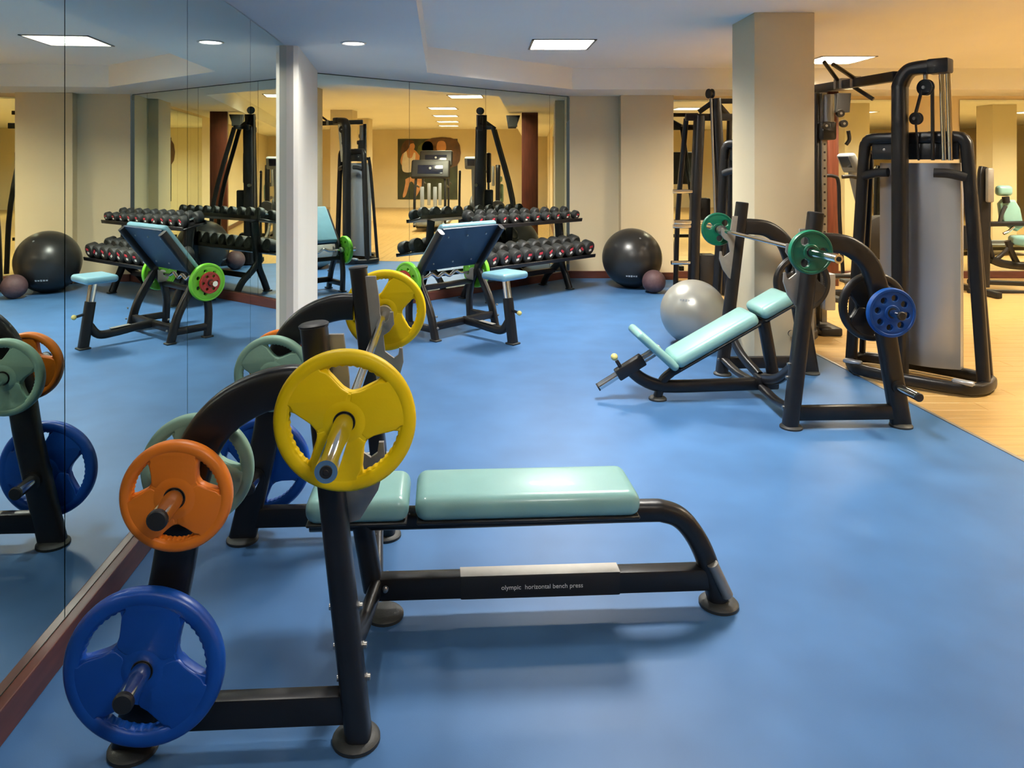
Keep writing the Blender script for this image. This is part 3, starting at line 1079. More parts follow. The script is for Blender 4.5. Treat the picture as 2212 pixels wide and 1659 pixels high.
rack = thing('dumbbell_rack', 'black two-tier dumbbell rack before the angled mirror', 'rack', (RK.x, RK.y, 0), RK_RZ)
for x in (-0.70, 0.70):
    b = MB()
    b.tube([(x, -0.56, 0.01), (x, -0.50, 0.16), (x, -0.44, 0.30), (x, -0.43, 0.42)], 0.042, 0.028, N=(1, 0, 0), seg=14, sq=3, smooth=5)
    part(b, 'leg', 'frame_black', rack)
    b = MB()
    b.tube([(x, -0.11, 0.01), (x, -0.20, 0.16), (x, -0.36, 0.30), (x, -0.43, 0.42)], 0.042, 0.028, N=(1, 0, 0), seg=14, sq=3, smooth=5)
    part(b, 'leg', 'frame_black', rack)
    b = MB()
    b.tube([(x, -0.43, 0.36), (x, -0.40, 0.62), (x, -0.37, 0.88)], 0.062, 0.028, N=(1, 0, 0), seg=14, sq=3, smooth=5)
    part(b, 'upright', 'frame_black', rack)
    for yy in (-0.565, -0.105):
        b = MB()
        b.box((x, yy, 0.007), (0.07, 0.10, 0.014), 0.004, 1)
        part(b, 'foot', 'rubber', rack)
b = MB()
b.bar((-0.7, -0.30, 0.22), (0.7, -0.30, 0.22), 0.05, 0.06, bev=0.006)
part(b, 'cross_rail', 'frame_black', rack)
tiers = {'lower': (-0.61, 0.475, 0.36, 0.19), 'upper': (-0.44, 0.905, 0.27, 0.10)}
TILT = math.radians(13)
rt = Matrix.Rotation(TILT, 3, 'X')
for nm, (yc, zc, wd, _) in tiers.items():
    b = MB()
    b.box((0, yc, zc - 0.012), (1.84, wd * 1.05, 0.02), 0.005, 1, rt)
    sh = part(b, 'shelf', 'frame_black', rack)
    for e in (-1, 1):
        b = MB()
        b.box(Vector((0, yc, zc)) + rt @ Vector((0, e * (wd * 0.5 + 0.012), 0.0)), (1.84, 0.012, 0.045), 0.004, 1, rt)
        part(b, 'shelf_lip', 'frame_black', sh)


def dumbbell_mesh(r, hl, L):
    ms = {}
    heads = []
    for s in (-1, 1):
        b = MB()
        y0, y1 = s * (L / 2 - hl), s * L / 2
        d = s
        b.lathe([(0, r * 0.80), (hl * 0.12, r * 0.97), (hl * 0.22, r), (hl * 0.80, r), (hl * 0.93, r * 0.94), (hl, r * 0.78), (hl, r * 0.45), (hl * 0.985, r * 0.42), (hl * 0.985, 0.001)], (0, y0, 0), (0, d, 0), 14)
        heads.append(b.mesh('head', 'rubber'))
    b = MB()
    b.lathe([(0, 0.014), (L * 0.15, 0.0165), (L * 0.25, 0.0178), (L * 0.35, 0.0165), (L * 0.5, 0.014)], (0, -L * 0.25, 0), (0, 1, 0), 14)
    hm = b.mesh('handle', 'chrome')
    b = MB()
    b.box((r * 0.12, -L / 2 - 0.001, r * 0.22), (r * 0.62, 0.003, r * 0.30), 0)
    b2 = MB()
    b2.box((-r * 0.08, -L / 2 - 0.001, -r * 0.22), (r * 0.46, 0.003, r * 0.28), 0)
    return heads, hm, b.mesh('tag', 'tag_red', False), b2.mesh('tag', 'tag_white', False)


ORD = ['first', 'second', 'third', 'fourth', 'fifth', 'sixth', 'seventh', 'eighth', 'ninth', 'tenth']
for nm, (yc, zc, wd, _) in tiers.items():
    n = 10
    for i in range(n):
        g = i / (n - 1)
        if nm == 'lower':
            r, hl, L = 0.084 + 0.007 * g, 0.125, 0.36
        else:
            r, hl, L = 0.068 - 0.012 * g, 0.085 - 0.01 * g, 0.27
        heads, hm, tr, tw = dumbbell_mesh(r, hl, L)
        x = -0.84 + 1.68 * i / (n - 1)
        t = thing('dumbbell', '%s black rubber dumbbell from the pilaster end of the %s rack tier' % (ORD[n - 1 - i], nm), 'dumbbell',
                  RKW(x, yc, zc + r * 0.98), group='dumbbells on the %s tier' % nm, rot=(TILT, random.uniform(-0.9, 0.9), RK_RZ))
        t.rotation_mode = 'XYZ'
        # tilt about the rack's long axis, spin about the dumbbell's own axis
        t.rotation_euler = (Matrix.Rotation(RK_RZ, 3, 'Z') @ Matrix.Rotation(TILT, 3, 'X') @ Matrix.Rotation(random.uniform(-0.8, 0.8), 3, 'Y')).to_euler()
        for h in heads:
            link('head', h, t)
        link('handle', hm, t)
        link('tag', tr, t)
        link('tag', tw, t)


# ------------------------------------------------------------------ balls
def ball(name, label, loc, R, m, cat='exercise ball'):
    t = thing(name, label, cat, (loc[0], loc[1], 0))
    b = MB()
    b.sphere((0, 0, R * 0.992), R, 64, 40)
    part(b, 'shell', m, t)
    return t


def ball_mark(t, R, az, el, w, h, m, n=5):
    """a short row of small printed marks on the ball's skin"""
    b = MB()
    c = Vector((0, 0, R * 0.992))
    for i in range(n):
        for (du0, du1) in ((i / n, (i + 0.72) / n),):
            vs = []
            hh = h * (0.7 + 0.3 * ((i * 7) % 3) / 2)
            for uu, vv in ((du0, -hh / 2), (du1, -hh / 2), (du1, hh / 2), (du0, hh / 2)):
                a, e = az + (uu - 0.5) * w / R, el + vv / R
                vs.append(c + Vector((math.sin(a) * math.cos(e), -math.cos(a) * math.cos(e), math.sin(e))) * (R + 0.0015))
            b.poly(vs)
    part(b, 'printed_mark', m, t, smooth=False)


t = ball('exercise_ball', 'large glossy black exercise ball by the back wall', (1.958, 9.55), 0.38, 'rubber_ball')
ball_mark(t, 0.38, -0.2, -0.52, 0.17, 0.028, 'tag_white')
b = MB()
b.lathe([(0, 0.013), (0.004, 0.010), (0.005, 0.001)], (0.05, -0.26, 0.655), (0.13, -0.68, 0.72), 12)
part(b, 'valve', 'plastic_grey', t)
ball('medicine_ball', 'small brown rubber medicine ball beside the black ball', (2.14, 9.12), 0.142, 'ball_brown', 'medicine ball')
t = ball('exercise_ball', 'silver grey exercise ball behind the incline bench', (1.885, 6.55), 0.284, 'ball_silver')
ball_mark(t, 0.284, -0.55, 0.52, 0.11, 0.022, 'plastic_grey', 4)


# ------------------------------------------------------------------ cable station on the wood floor
def gym_tower(parent):
    """one weight-stack tower: base ring, post with hooked top, A-frame, silver shroud, pulleys"""
    b = MB()
    ring = [(-0.40, -0.10), (-0.30, -0.20), (0.0, -0.235), (0.30, -0.20), (0.42, -0.12), (0.46, 0.04), (0.40, 0.22), (0.0, 0.26), (-0.40, 0.22), (-0.46, 0.04)]
    b.tube([(x, y, 0.055) for x, y in ring], 0.03, 0.042, N=(0, 0, 1), seg=14, sq=3, smooth=5, closed=True)
    part(b, 'base_ring', 'frame_black', parent)
    for s in (-1, 1):
        b = MB()
        b.tube([(s * 0.44, 0.0, 0.05), (s * 0.40, 0.0, 0.7), (s * 0.345, 0.0, 1.62), (s * 0.325, 0.0, 1.75), (s * 0.28, 0.0, 1.785), (s * 0.1, 0.0, 1.79)], 0.040, 0.036, N=(0, 1, 0), seg=14, sq=3.2, smooth=3)
        part(b, 'leg', 'frame_black', parent)
        b = MB()
        b.tube([(s * 0.43, 0.20, 0.05), (s * 0.34, 0.12, 1.55), (s * 0.33, 0.06, 1.66)], 0.022, 0.022, N=(0, 1, 0), seg=12, sq=3, smooth=3)
        part(b, 'leg', 'frame_black', parent)
        b = MB()
        b.tube([(s * 0.34, -0.02, 1.50), (s * 0.24, -0.05, 1.525), (s * 0.15, -0.07, 1.53)], 0.034, 0.026, N=(0, 1, 0), seg=14, smooth=4)
        part(b, 'knee_pad', 'panel_black', parent)
        b = MB()
        b.box((s * 0.36, -0.18, 0.10), (0.13, 0.05, 0.03), 0.008, 1)
        part(b, 'base_plate', 'silver_shroud', parent)
    b = MB()
    b.box((0, 0.02, 1.785), (0.56, 0.10, 0.085), 0.02, 2)
    part(b, 'top_beam', 'frame_black', parent)
    b = MB()
    b.box((0, 0.03, 1.69), (0.58, 0.07, 0.13), 0.012, 2)
    part(b, 'header_panel', 'panel_black', parent)
    for s in (-0.2, 0.2):
        bolt(parent, (s, -0.006, 1.70), (0, -1, 0), 0.008, 0.008)
    # shroud: gently bowed sheet with depth
    out = []
    for i in range(13):
        a = -0.27 + 0.54 * i / 12
        out.append((a, 0.015 + 0.10 * (a / 0.27) ** 2))
    for i in range(13):
        a = 0.27 - 0.54 * i / 12
        out.append((a, 0.19))
    b = MB()
    b.shape([out], 1.49, 0.004, Matrix.Translation((0, 0, 0.855)))
    part(b, 'shroud', 'silver_shroud', parent, 'tall silver weight stack cover')
    # main post with a hooked top
    b = MB()
    b.tube([(-0.05, -0.13, 0.06), (-0.05, -0.13, 1.2), (-0.05, -0.13, 2.06), (-0.045, -0.13, 2.17), (0.0, -0.13, 2.255), (0.07, -0.13, 2.28), (0.25, -0.13, 2.28)], 0.050, 0.062, N=(0, 1, 0), seg=18, sq=3.4, smooth=5)
    part(b, 'post', 'frame_black', parent)
    b = MB()
    b.box((0.205, -0.13, 2.28), (0.14, 0.13, 0.105), 0.015, 2)
    part(b, 'end_block', 'panel_black', parent)
    for (x, z, r) in ((0.11, 2.14, 0.058), (0.05, 1.92, 0.045)):
        b = MB()
        b.lathe([(-0.016, r), (-0.010, r), (-0.003, r * 0.86), (0.003, r * 0.86), (0.010, r), (0.016, r)], (x, -0.11, z), (0.35, 1, 0), 24)
        part(b, 'pulley', 'panel_black', parent)
        b = MB()
        b.cyl((x - 0.009, -0.136, z), (x + 0.009, -0.084, z), 0.012, 12)
        part(b, 'axle', 'steel', parent)
    b = MB()
    b.cyl((0.11, -0.11, 2.25), (0.11, -0.11, 2.14), 0.016, 10)
    part(b, 'pulley_hanger', 'steel', parent)
    for p, q, w in (((0.085, -0.11, 2.12), (0.045, -0.11, 1.95), 0.012), ((0.15, -0.10, 2.13), (0.14, -0.05, 1.62), 0.012), ((0.04, -0.09, 1.90), (0.04, -0.02, 1.62), 0.008)):
        b = MB()
        b.cyl(p, q, w, 8)
        part(b, 'cable', 'panel_black', parent)
    for x in (0.205, 0.245):
        b = MB()
        b.cyl((x, -0.09, 2.24), (x, -0.03, 1.62), 0.018, 14)
        part(b, 'guide_rod', 'chrome', parent)


GY = thing('cable_station', 'tall black cable station with silver covers standing on the wood floor', 'gym machine', (3.19, 5.45, 0), 0)
rzg = math.atan2(N2.y, N2.x)
tw1 = bpy.data.objects.new('front_tower', None)
col.objects.link(tw1)
tw1.parent = GY
tw1.rotation_euler = (0, 0, rzg)
gym_tower(tw1)
tw2 = bpy.data.objects.new('rear_tower', None)
col.objects.link(tw2)
tw2.parent = GY
tw2.location = (2.60 - 3.19, 6.92 - 5.45, 0)
tw2.rotation_euler = (0, 0, rzg)
for ch in list(tw1.children):
    copy_tree(ch, tw2)


def GYW(x, y, z):
    return Vector((x - 3.19, y - 5.45, z))


bp0, bp1 = GYW(3.05, 5.42, 2.235), GYW(3.12, 6.98, 2.29)
b = MB()
b.bar(bp0, bp1, 0.06, 0.075, bev=0.008)
bm_ = part(b, 'overhead_beam', 'frame_black', GY)
for f, dx, dz in ((0.42, -0.26, 0.10), (0.62, -0.20, 0.15), (0.55, 0.16, -0.17)):
    p = bp0.lerp(bp1, f) + Vector((0, 0, 0.03))
    b = MB()
    b.cyl(p, p + Vector((dx, -0.16, dz)), 0.017, 12)
    part(b, 'pull_up_handle', 'frame_black', bm_)
    b = MB()
    b.bar(p + Vector((0, -0.02, -0.02)), p + Vector((0, 0.02, -0.02)), 0.075, 0.085, bev=0.004)
    part(b, 'clamp', 'steel_matte', bm_)
# adjustable pulley column at the rear tower
b = MB()
b.bar(GYW(3.235, 6.98, 0.10), GYW(3.235, 6.98, 2.26), 0.05, 0.05, up=(0, 1, 0), bev=0.006)
cp = part(b, 'adjust_column', 'steel_matte', GY, 'perforated grey adjustment column')
for i in range(22):
    b = MB()
    b.cyl(GYW(3.235, 6.9565, 0.35 + i * 0.075), GYW(3.235, 6.951, 0.35 + i * 0.075), 0.010, 10)
    part(b, 'peg_hole', 'panel_black', cp)
b = MB()
b.bar(GYW(3.185, 7.0, 0.06), GYW(3.185, 7.0, 2.26), 0.035, 0.05, up=(0, 1, 0), bev=0.006)
part(b, 'column_rail', 'frame_black', GY)
b = MB()
b.cyl(GYW(3.265, 6.93, 1.98), GYW(3.265, 6.93, 2.24), 0.044, 20)
part(b, 'counterweight', 'silver_shroud', GY)
b = MB()
b.box(GYW(3.25, 6.93, 1.90), (0.13, 0.11, 0.17), 0.02, 2)
cr = part(b, 'carriage', 'panel_black', GY)
for x, z in ((3.345, 2.06), (3.375, 1.965), (3.21, 1.945)):
    b = MB()
    b.lathe([(-0.02, 0.034), (-0.012, 0.036), (0.012, 0.036), (0.02, 0.034)], GYW(x, 6.88, z), (0, 1, 0), 20)
    pl = part(b, 'pulley', 'panel_black', cr)
    b = MB()
    b.cyl(GYW(x, 6.858, z), GYW(x, 6.862, z), 0.012, 12)
    part(b, 'axle', 'steel', pl)
b = MB()
b.tube([GYW(3.42, 6.88, 1.90), GYW(3.43, 6.88, 1.82), GYW(3.40, 6.88, 1.77)], 0.018, 0.012, N=(0, 1, 0), seg=10)
part(b, 'clip_handle', 'panel_black', GY)
b = MB()
b.box(GYW(3.24, 6.98, 0.04), (0.20, 0.34, 0.08), 0.02, 2)
part(b, 'column_foot', 'frame_black', GY)
b = MB()
b.box(GYW(3.25, 6.93, 0.40), (0.10, 0.12, 0.34), 0.01, 2)
part(b, 'weight_guard', 'silver_shroud', GY)

# ------------------------------------------------------------------ pulley tower by the back mirror
PT = thing('pulley_tower', 'black A-frame pulley tower with empty chrome plate pegs by the back mirror', 'gym machine', (2.8, 9.15, 0), 0)


def PTW(x, y, z):
    return Vector((x - 2.8, y - 9.15, z))


for pts in ([(2.585, 8.98, 0.02), (2.605, 8.98, 1.0), (2.665, 9.0, 2.17)], [(2.985, 8.98, 0.02), (2.93, 8.98, 1.0), (2.855, 9.0, 2.38)]):
    b = MB()
    b.tube([PTW(*p) for p in pts], 0.060, 0.085, N=(0, 1, 0), seg=14, sq=3.4, smooth=4)
    up_ = part(b, 'upright', 'frame_black', PT)
for pts in ([(2.52, 9.55, 0.02), (2.54, 9.5, 1.0), (2.56, 9.2, 2.15)], [(3.20, 9.55, 0.02), (3.17, 9.5, 1.0), (3.10, 9.2, 2.15)]):
    b = MB()
    b.tube([PTW(*p) for p in pts], 0.030, 0.034, N=(0, 1, 0), seg=14, sq=3.4, smooth=4)
    part(b, 'rear_leg', 'frame_black', PT)
for p, q, w, h in (((2.50, 9.0, 2.155), (3.45, 9.0, 2.155), 0.06, 0.085), ((2.66, 9.0, 2.22), (2.86, 9.0, 2.36), 0.05, 0.06), ((2.86, 9.0, 2.35), (3.40, 9.0, 2.35), 0.05, 0.06),
                   ((2.56, 9.2, 2.16), (2.66, 9.0, 2.16), 0.05, 0.06), ((3.10, 9.2, 2.16), (2.9, 9.0, 2.3), 0.05, 0.06)):
    b = MB()
    b.bar(PTW(*p), PTW(*q), w, h, bev=0.006)
    part(b, 'top_bar', 'frame_black', PT)
b = MB()
b.lathe([(-0.03, 0.058), (-0.02, 0.060), (-0.006, 0.046), (0.006, 0.046), (0.02, 0.060), (0.03, 0.058)], PTW(2.79, 8.98, 2.44), (1, 0.3, 0), 22)
part(b, 'pulley', 'panel_black', PT)
for z, x0, x1 in ((1.255, 2.33, 2.62), (0.885, 2.34, 2.82), (0.835, 2.33, 2.60), (0.395, 2.31, 2.60)):
    b = MB()
    b.cyl(PTW(x0, 8.95, z), PTW(x1, 8.95, z), 0.025 if z != 0.885 else 0.03, 18)
    part(b, 'peg', 'chrome', PT)
    b = MB()
    b.cyl(PTW(x1 - 0.02, 8.95, z), PTW(x1 + 0.03, 8.95, z), 0.042, 18)
    part(b, 'peg_collar', 'frame_black', PT)
for (x0, z0, x1, z1, r) in ((2.785, 2.38, 2.835, 0.95, 0.014), (2.84, 0.95, 2.86, 0.25, 0.012)):
    b = MB()
    b.tube([PTW(x0, 8.93, z0), PTW(x1, 8.93, z1)], r, r, N=(0, 1, 0), seg=10)
    part(b, 'cable', 'steel_matte', PT)
b = MB()
b.box(PTW(2.76, 9.12, 1.02), (0.12, 0.14, 0.30), 0.02, 2)
part(b, 'weight_stack', 'panel_black', PT)
b = MB()
b.box(PTW(2.76, 9.05, 0.30), (0.22, 0.2, 0.38), 0.03, 2)
part(b, 'weight_stack', 'panel_black', PT)
b = MB()
b.bar(PTW(2.58, 8.98, 0.46), PTW(3.4, 8.98, 0.46), 0.05, 0.05, bev=0.006)
part(b, 'cross_rail', 'frame_black', PT)
for x in (2.585, 2.985):
    b = MB()
    b.bar(PTW(x, 8.80, 0.04), PTW(x, 9.62, 0.04), 0.07, 0.07, bev=0.01)
    part(b, 'base_rail', 'frame_black', PT)
b = MB()
b.bar(PTW(3.05, 9.02, 1.5), PTW(3.05, 9.02, 1.64), 0.32, 0.04, up=(0, 1, 0), bev=0.01)
part(b, 'console_panel', 'panel_black', PT)
b = MB()
b.box(PTW(3.14, 9.10, 1.52), (0.34, 0.06, 0.50), 0.02, 2)
part(b, 'back_panel', 'panel_black', PT)

# ------------------------------------------------------------------ seated machine at the far right
SM = thing('leg_machine', 'seated gym machine with teal headrest and seat at the far right', 'gym machine', (6.6, 9.1, 0), 0)


def SMW(x, y, z):
    return Vector((x - 6.6, y - 9.1, z))


k9 = 9.1 / 1600


def S2(u, v, y=9.1):
    return SMW((u - PX) / 1600 * y, y, EYE - (v - PY) / 1600 * y)


for v0 in (612, 632):
    b = MB()
    b.tube([S2(2092, v0 - 4), S2(2340, v0 + 6)], 0.03, 0.03, N=(0, 1, 0), seg=12, sq=3)
    part(b, 'base_rail', 'frame_black', SM)
for u in (2110, 2300):
    b = MB()
    b.bar(SMW((u - PX) * k9, 8.7, 0.04), SMW((u - PX) * k9, 9.5, 0.04), 0.07, 0.07, bev=0.01)
    part(b, 'base_foot', 'frame_black', SM)
b = MB()
b.tube([S2(2122, 620), S2(2124, 480), S2(2126, 385), S2(2130, 362)], 0.075, 0.05, N=(0, 1, 0), seg=16, sq=3.5, smooth=4)
part(b, 'weight_column', 'frame_black', SM)
b = MB()
b.box(S2(2138, 400, 9.0), (0.08, 0.06, 0.42), 0.02, 2)
part(b, 'column_trim', 'steel_matte', SM)
b = MB()
b.lathe([(-0.04, 0.14), (-0.03, 0.15), (0.03, 0.15), (0.04, 0.14)], S2(2088, 513), (1, 0.15, 0), 28)
part(b, 'cam_wheel', 'panel_black', SM)
b = MB()
b.tube([S2(2096, 530), S2(2098, 620)], 0.03, 0.03, N=(0, 1, 0), seg=12, sq=3)
part(b, 'cam_strut', 'frame_black', SM)
b = MB()
b.tube([S2(2134, 484), S2(2250, 482)], 0.032, 0.03, N=(0, 1, 0), seg=12, sq=3)
part(b, 'arm_bar', 'frame_black', SM)
b = MB()
b.tube([S2(2160, 480), S2(2164, 462), S2(2172, 445)], 0.024, 0.024, N=(0, 1, 0), seg=12)
part(b, 'hand_grip', 'rubber', SM)
out = []
for u, v in ((2168, 482), (2163, 440), (2172, 430), (2195, 432), (2206, 450), (2214, 490), (2200, 500)):
    p = S2(u, v)
    out.append((p.x, p.z))
b = MB()
b.shape([out], 0.10, 0.03, Matrix.Translation((0, 0.05, 0)) @ TO_Y)
part(b, 'backrest', 'vinyl_teal', SM)
b = MB()
b.box(S2(2172, 412) + V(0, 0.03, 0), (0.19, 0.10, 0.13), 0.045, 5)
part(b, 'headrest', 'vinyl_teal', SM)
b = MB()
b.cyl(S2(2172, 425), S2(2174, 438), 0.04, 12)
part(b, 'headrest_stem', 'panel_black', SM)
b = MB()
b.box(S2(2216, 520) + V(0, -0.05, 0), (0.30, 0.36, 0.13), 0.045, 5)
part(b, 'seat_pad', 'vinyl_teal', SM)
b = MB()
b.tube([S2(2140, 560), S2(2180, 572), S2(2300, 580)], 0.05, 0.04, N=(0, 1, 0), seg=14, sq=3, smooth=4)
part(b, 'main_beam', 'frame_black', SM)
b = MB()
b.tube([S2(2176, 520), S2(2185, 545), S2(2200, 575)], 0.035, 0.03, N=(0, 1, 0), seg=12, sq=3)
part(b, 'seat_post', 'frame_black', SM)
b = MB()
b.tube([S2(2132, 500), S2(2140, 540), S2(2148, 560), S2(2170, 545), S2(2186, 525)], 0.028, 0.024, N=(0, 1, 0), seg=12, smooth=4)
part(b, 'lever', 'frame_black', SM)
b = MB()
b.tube([S2(2168, 505), S2(2178, 500), S2(2190, 490)], 0.018, 0.018, N=(0, 1, 0), seg=10)
part(b, 'lever_rod', 'chrome', SM)


# ------------------------------------------------------------------ cardio machines seen in the angled mirror
def treadmill(label, loc, rz, hz=1.5):
    t = thing('treadmill', label, 'treadmill', loc, rz, 'treadmills seen in the angled mirror')
    b = MB()
    b.box((0.15, 0, 0.13), (1.75, 0.62, 0.10), 0.02, 2)
    part(b, 'deck', 'frame_black', t)
    b = MB()
    b.box((0.25, 0, 0.184), (1.45, 0.48, 0.012), 0.003, 1)
    part(b, 'running_belt', 'belt', t)
    for s in (-1, 1):
        b = MB()
        b.box((0.15, s * 0.32, 0.17), (1.75, 0.10, 0.05), 0.015, 2)
        part(b, 'side_rail', 'plastic_grey', t)
        b = MB()
        b.tube([(-0.62, s * 0.36, 0.10), (-0.58, s * 0.36, 0.8), (-0.45, s * 0.34, hz - 0.12)], 0.045, 0.03, N=(0, 1, 0), seg=14, sq=3, smooth=5)
        part(b, 'upright', 'frame_black', t)
        b = MB()
        b.tube([(-0.50, s * 0.36, 1.02), (-0.30, s * 0.36, 1.06), (0.02, s * 0.36, 1.02)], 0.022, 0.022, N=(0, 1, 0), seg=12, smooth=5)
        part(b, 'handrail', 'rubber', t)
        b = MB()
        b.box((-0.80, s * 0.15, 0.75), (0.05, 0.09, 0.60), 0.015, 2)
        part(b, 'front_strut', 'silver_shroud', t)
    b = MB()
    b.box((-0.62, 0, 0.24), (0.42, 0.60, 0.22), 0.06, 4)
    part(b, 'motor_hood', 'plastic_grey', t)
    b = MB()
    b.box((-0.47, 0, hz), (0.12, 0.92, 0.46), 0.05, 4, Matrix.Rotation(0.35, 3, 'Y'))
    c = part(b, 'console', 'panel_black', t)
    b = MB()
    b.box((-0.405, 0, hz + 0.02), (0.01, 0.50, 0.28), 0.004, 1, Matrix.Rotation(0.35, 3, 'Y'))
    part(b, 'display', 'screen', c)
    b = MB()
    b.box((-0.535, 0, hz + 0.0), (0.012, 0.60, 0.22), 0.02, 2, Matrix.Rotation(0.35, 3, 'Y'))
    part(b, 'back_cover', 'screen', c)
    b = MB()
    b.shape([circle(0.03, 20)], 0.004, 0, Matrix.Translation((-0.545, 0.0, hz + 0.03)) @ Matrix.Rotation(0.35 + PI / 2, 4, 'Y'))
    part(b, 'badge', 'silver_shroud', c)
    return t


treadmill('nearer treadmill with dark console seen in the angled mirror', (8.6, 7.42, 0), 0.0, 1.45)
treadmill('farther treadmill with tall dark console seen in the angled mirror', (11.6, 7.15, 0), 0.0, 1.72)

# cross trainer behind the cable station
XT = thing('cross_trainer', 'dark cross trainer with curved handrail between pillar and cable station', 'gym machine', (4.62, 8.75, 0), 0)
b = MB()
b.bar((-0.55, 0, 0.06), (0.70, 0, 0.06), 0.10, 0.08, bev=0.02)
part(b, 'base_rail', 'frame_black', XT)
for x in (-0.5, 0.65):
    b = MB()
    b.bar((x, -0.28, 0.03), (x, 0.28, 0.03), 0.08, 0.06, bev=0.015)
    part(b, 'base_foot', 'rubber', XT)
b = MB()
b.lathe([(-0.10, 0.20), (-0.08, 0.26), (0.08, 0.26), (0.10, 0.20)], (0.12, 0, 0.72), (0, 1, 0), 30)
part(b, 'flywheel_cover', 'panel_black', XT)
b = MB()
b.box((0.12, 0, 0.33), (0.40, 0.16, 0.46), 0.05, 3)
part(b, 'drive_housing', 'plastic_grey', XT)
b = MB()
b.tube([(0.05, 0, 0.6), (-0.12, 0, 1.1), (-0.22, 0, 1.50)], 0.045, 0.05, N=(0, 1, 0), seg=14, sq=3, smooth=5)
part(b, 'mast', 'plastic_grey', XT)
b = MB()
b.box((-0.26, 0, 1.60), (0.08, 0.34, 0.24), 0.03, 3, Matrix.Rotation(-0.4, 3, 'Y'))
xc = part(b, 'console', 'plastic_grey', XT)
b = MB()
b.box((-0.305, 0, 1.61), (0.008, 0.24, 0.14), 0.003, 1, Matrix.Rotation(-0.4, 3, 'Y'))
part(b, 'display', 'screen', xc)
for sd in (-1, 1):
    b = MB()
    b.tube([(-0.46, sd * 0.24, 1.44), (-0.33, sd * 0.25, 1.44), (-0.26, sd * 0.26, 1.36), (-0.24, sd * 0.27, 0.9), (-0.20, sd * 0.27, 0.25)], 0.022, 0.022, N=(0, 1, 0), seg=12, smooth=6)
    part(b, 'handrail', 'frame_black', XT)
    b = MB()
    b.box((-0.26, sd * 0.20, 0.24), (0.38, 0.13, 0.04), 0.015, 2)
    part(b, 'pedal', 'rubber', XT)
    b = MB()
    b.tube([(-0.40, sd * 0.20, 0.20), (0.12, sd * 0.17, 0.34), (0.30, sd * 0.15, 0.60)], 0.026, 0.026, N=(0, 1, 0), seg=12, smooth=5)
    part(b, 'pedal_arm', 'steel_matte', XT)

# wall poster on the far end wall (flat print)
PS = thing('wall_poster', 'large photo poster of a woman in a white top exercising, on the far end wall', 'poster', (XR - 0.01, 6.05, 0.30), 0)
b = MB()
b.box((0, 0, 1.08), (0.02, 2.15, 2.16), 0)
part(b, 'board', 'print_dark', PS, smooth=False)


def pprint(name, m, pts, lvl):
    vs = [(-0.011 - 0.0012 * lvl, y - 1.075, z) for y, z in smooth2(pts)]
    bb = MB()
    bb.poly(vs)
    part(bb, name, m, PS, smooth=False)


def smooth2(pts, n=4):
    P = [Vector((p[0], p[1], 0)) for p in pts]
    N_ = len(P)
    out = []
    for i in range(N_):
        p0, p1, p2, p3 = P[i - 1], P[i], P[(i + 1) % N_], P[(i + 2) % N_]
        for k in range(n):
            t = k / n
            q = 0.5 * ((2 * p1) + (p2 - p0) * t + (2 * p0 - 5 * p1 + 4 * p2 - p3) * t * t + (3 * p1 - p0 - 3 * p2 + p3) * t ** 3)
            out.append((q.x, q.y))
    return out


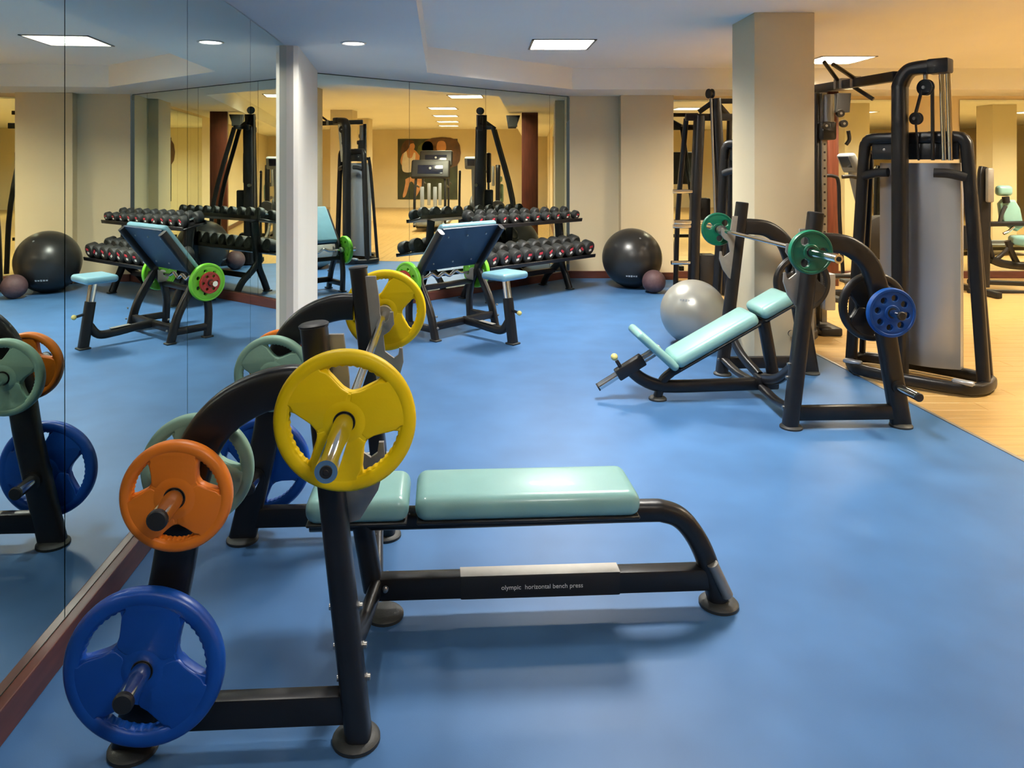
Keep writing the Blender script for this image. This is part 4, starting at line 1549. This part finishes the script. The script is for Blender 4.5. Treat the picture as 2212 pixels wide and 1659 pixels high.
# y runs 0..2.15 from the side the woman is on
pprint('print_background', 'print_brown', [(1.0, 1.25), (2.13, 1.2), (2.13, 2.12), (1.0, 2.1)], 1)
pprint('print_foliage', 'print_green', [(0.65, 1.0), (1.15, 1.0), (1.25, 2.0), (0.75, 1.9)], 1)
pprint('print_blossom', 'print_skin', [(1.42, 1.75), (1.72, 1.75), (1.70, 2.05), (1.45, 2.05)], 2)
pprint('print_leg', 'print_skin', [(0.25, 0.95), (0.55, 0.98), (0.80, 0.85), (0.88, 0.55), (0.70, 0.15), (0.58, 0.10), (0.60, 0.50), (0.45, 0.62), (0.30, 0.15), (0.18, 0.10), (0.28, 0.6)], 2)
pprint('print_shorts', 'print_dark', [(0.10, 0.92), (0.55, 1.08), (0.85, 1.02), (0.88, 0.84), (0.50, 0.82), (0.12, 0.66)], 3)
pprint('print_arms', 'print_skin', [(0.10, 1.40), (0.25, 1.75), (0.55, 1.80), (0.80, 1.55), (0.92, 1.25), (0.82, 1.18), (0.62, 1.35), (0.50, 1.2), (0.30, 1.2), (0.16, 1.2)], 3)
pprint('print_top', 'print_white', [(0.18, 1.02), (0.16, 1.35), (0.24, 1.70), (0.32, 1.70), (0.36, 1.50), (0.50, 1.48), (0.58, 1.66), (0.64, 1.62), (0.62, 1.30), (0.60, 1.05), (0.40, 0.96)], 4)
pprint('print_face', 'print_skin', [(0.38, 1.75), (0.55, 1.74), (0.62, 1.90), (0.55, 2.02), (0.40, 2.02)], 4)
pprint('print_hair', 'print_hair', [(0.12, 1.62), (0.14, 1.90), (0.28, 2.10), (0.50, 2.12), (0.60, 2.02), (0.46, 1.98), (0.40, 1.84), (0.30, 1.72)], 5)


# speakers near the ceiling
def speaker(label, loc, rz):
    t = thing('wall_speaker', label, 'speaker', loc, rz, 'black wall speakers')
    b = MB()
    out = [(-0.13, 0.12), (0.13, 0.12), (0.09, -0.12), (-0.05, -0.12)]
    b.shape([out], 0.18, 0.012, TO_Y)
    part(b, 'cabinet', 'panel_black', t)
    b = MB()
    b.box((0.0, -0.093, 0.0), (0.16, 0.006, 0.19), 0.002, 1)
    part(b, 'grille', 'rubber', t)
    b = MB()
    b.cyl((0, 0.08, 0.05), (0, 0.14, 0.05), 0.015, 10)
    part(b, 'bracket', 'steel_matte', t)
    return t


speaker('black wedge speaker mounted on the narrow wood pillar', (4.59, 9.46, 2.36), -PI / 2)
speaker('small black speaker high on the wall opposite the back mirrors', (6.45, -5.52, 2.45), PI)
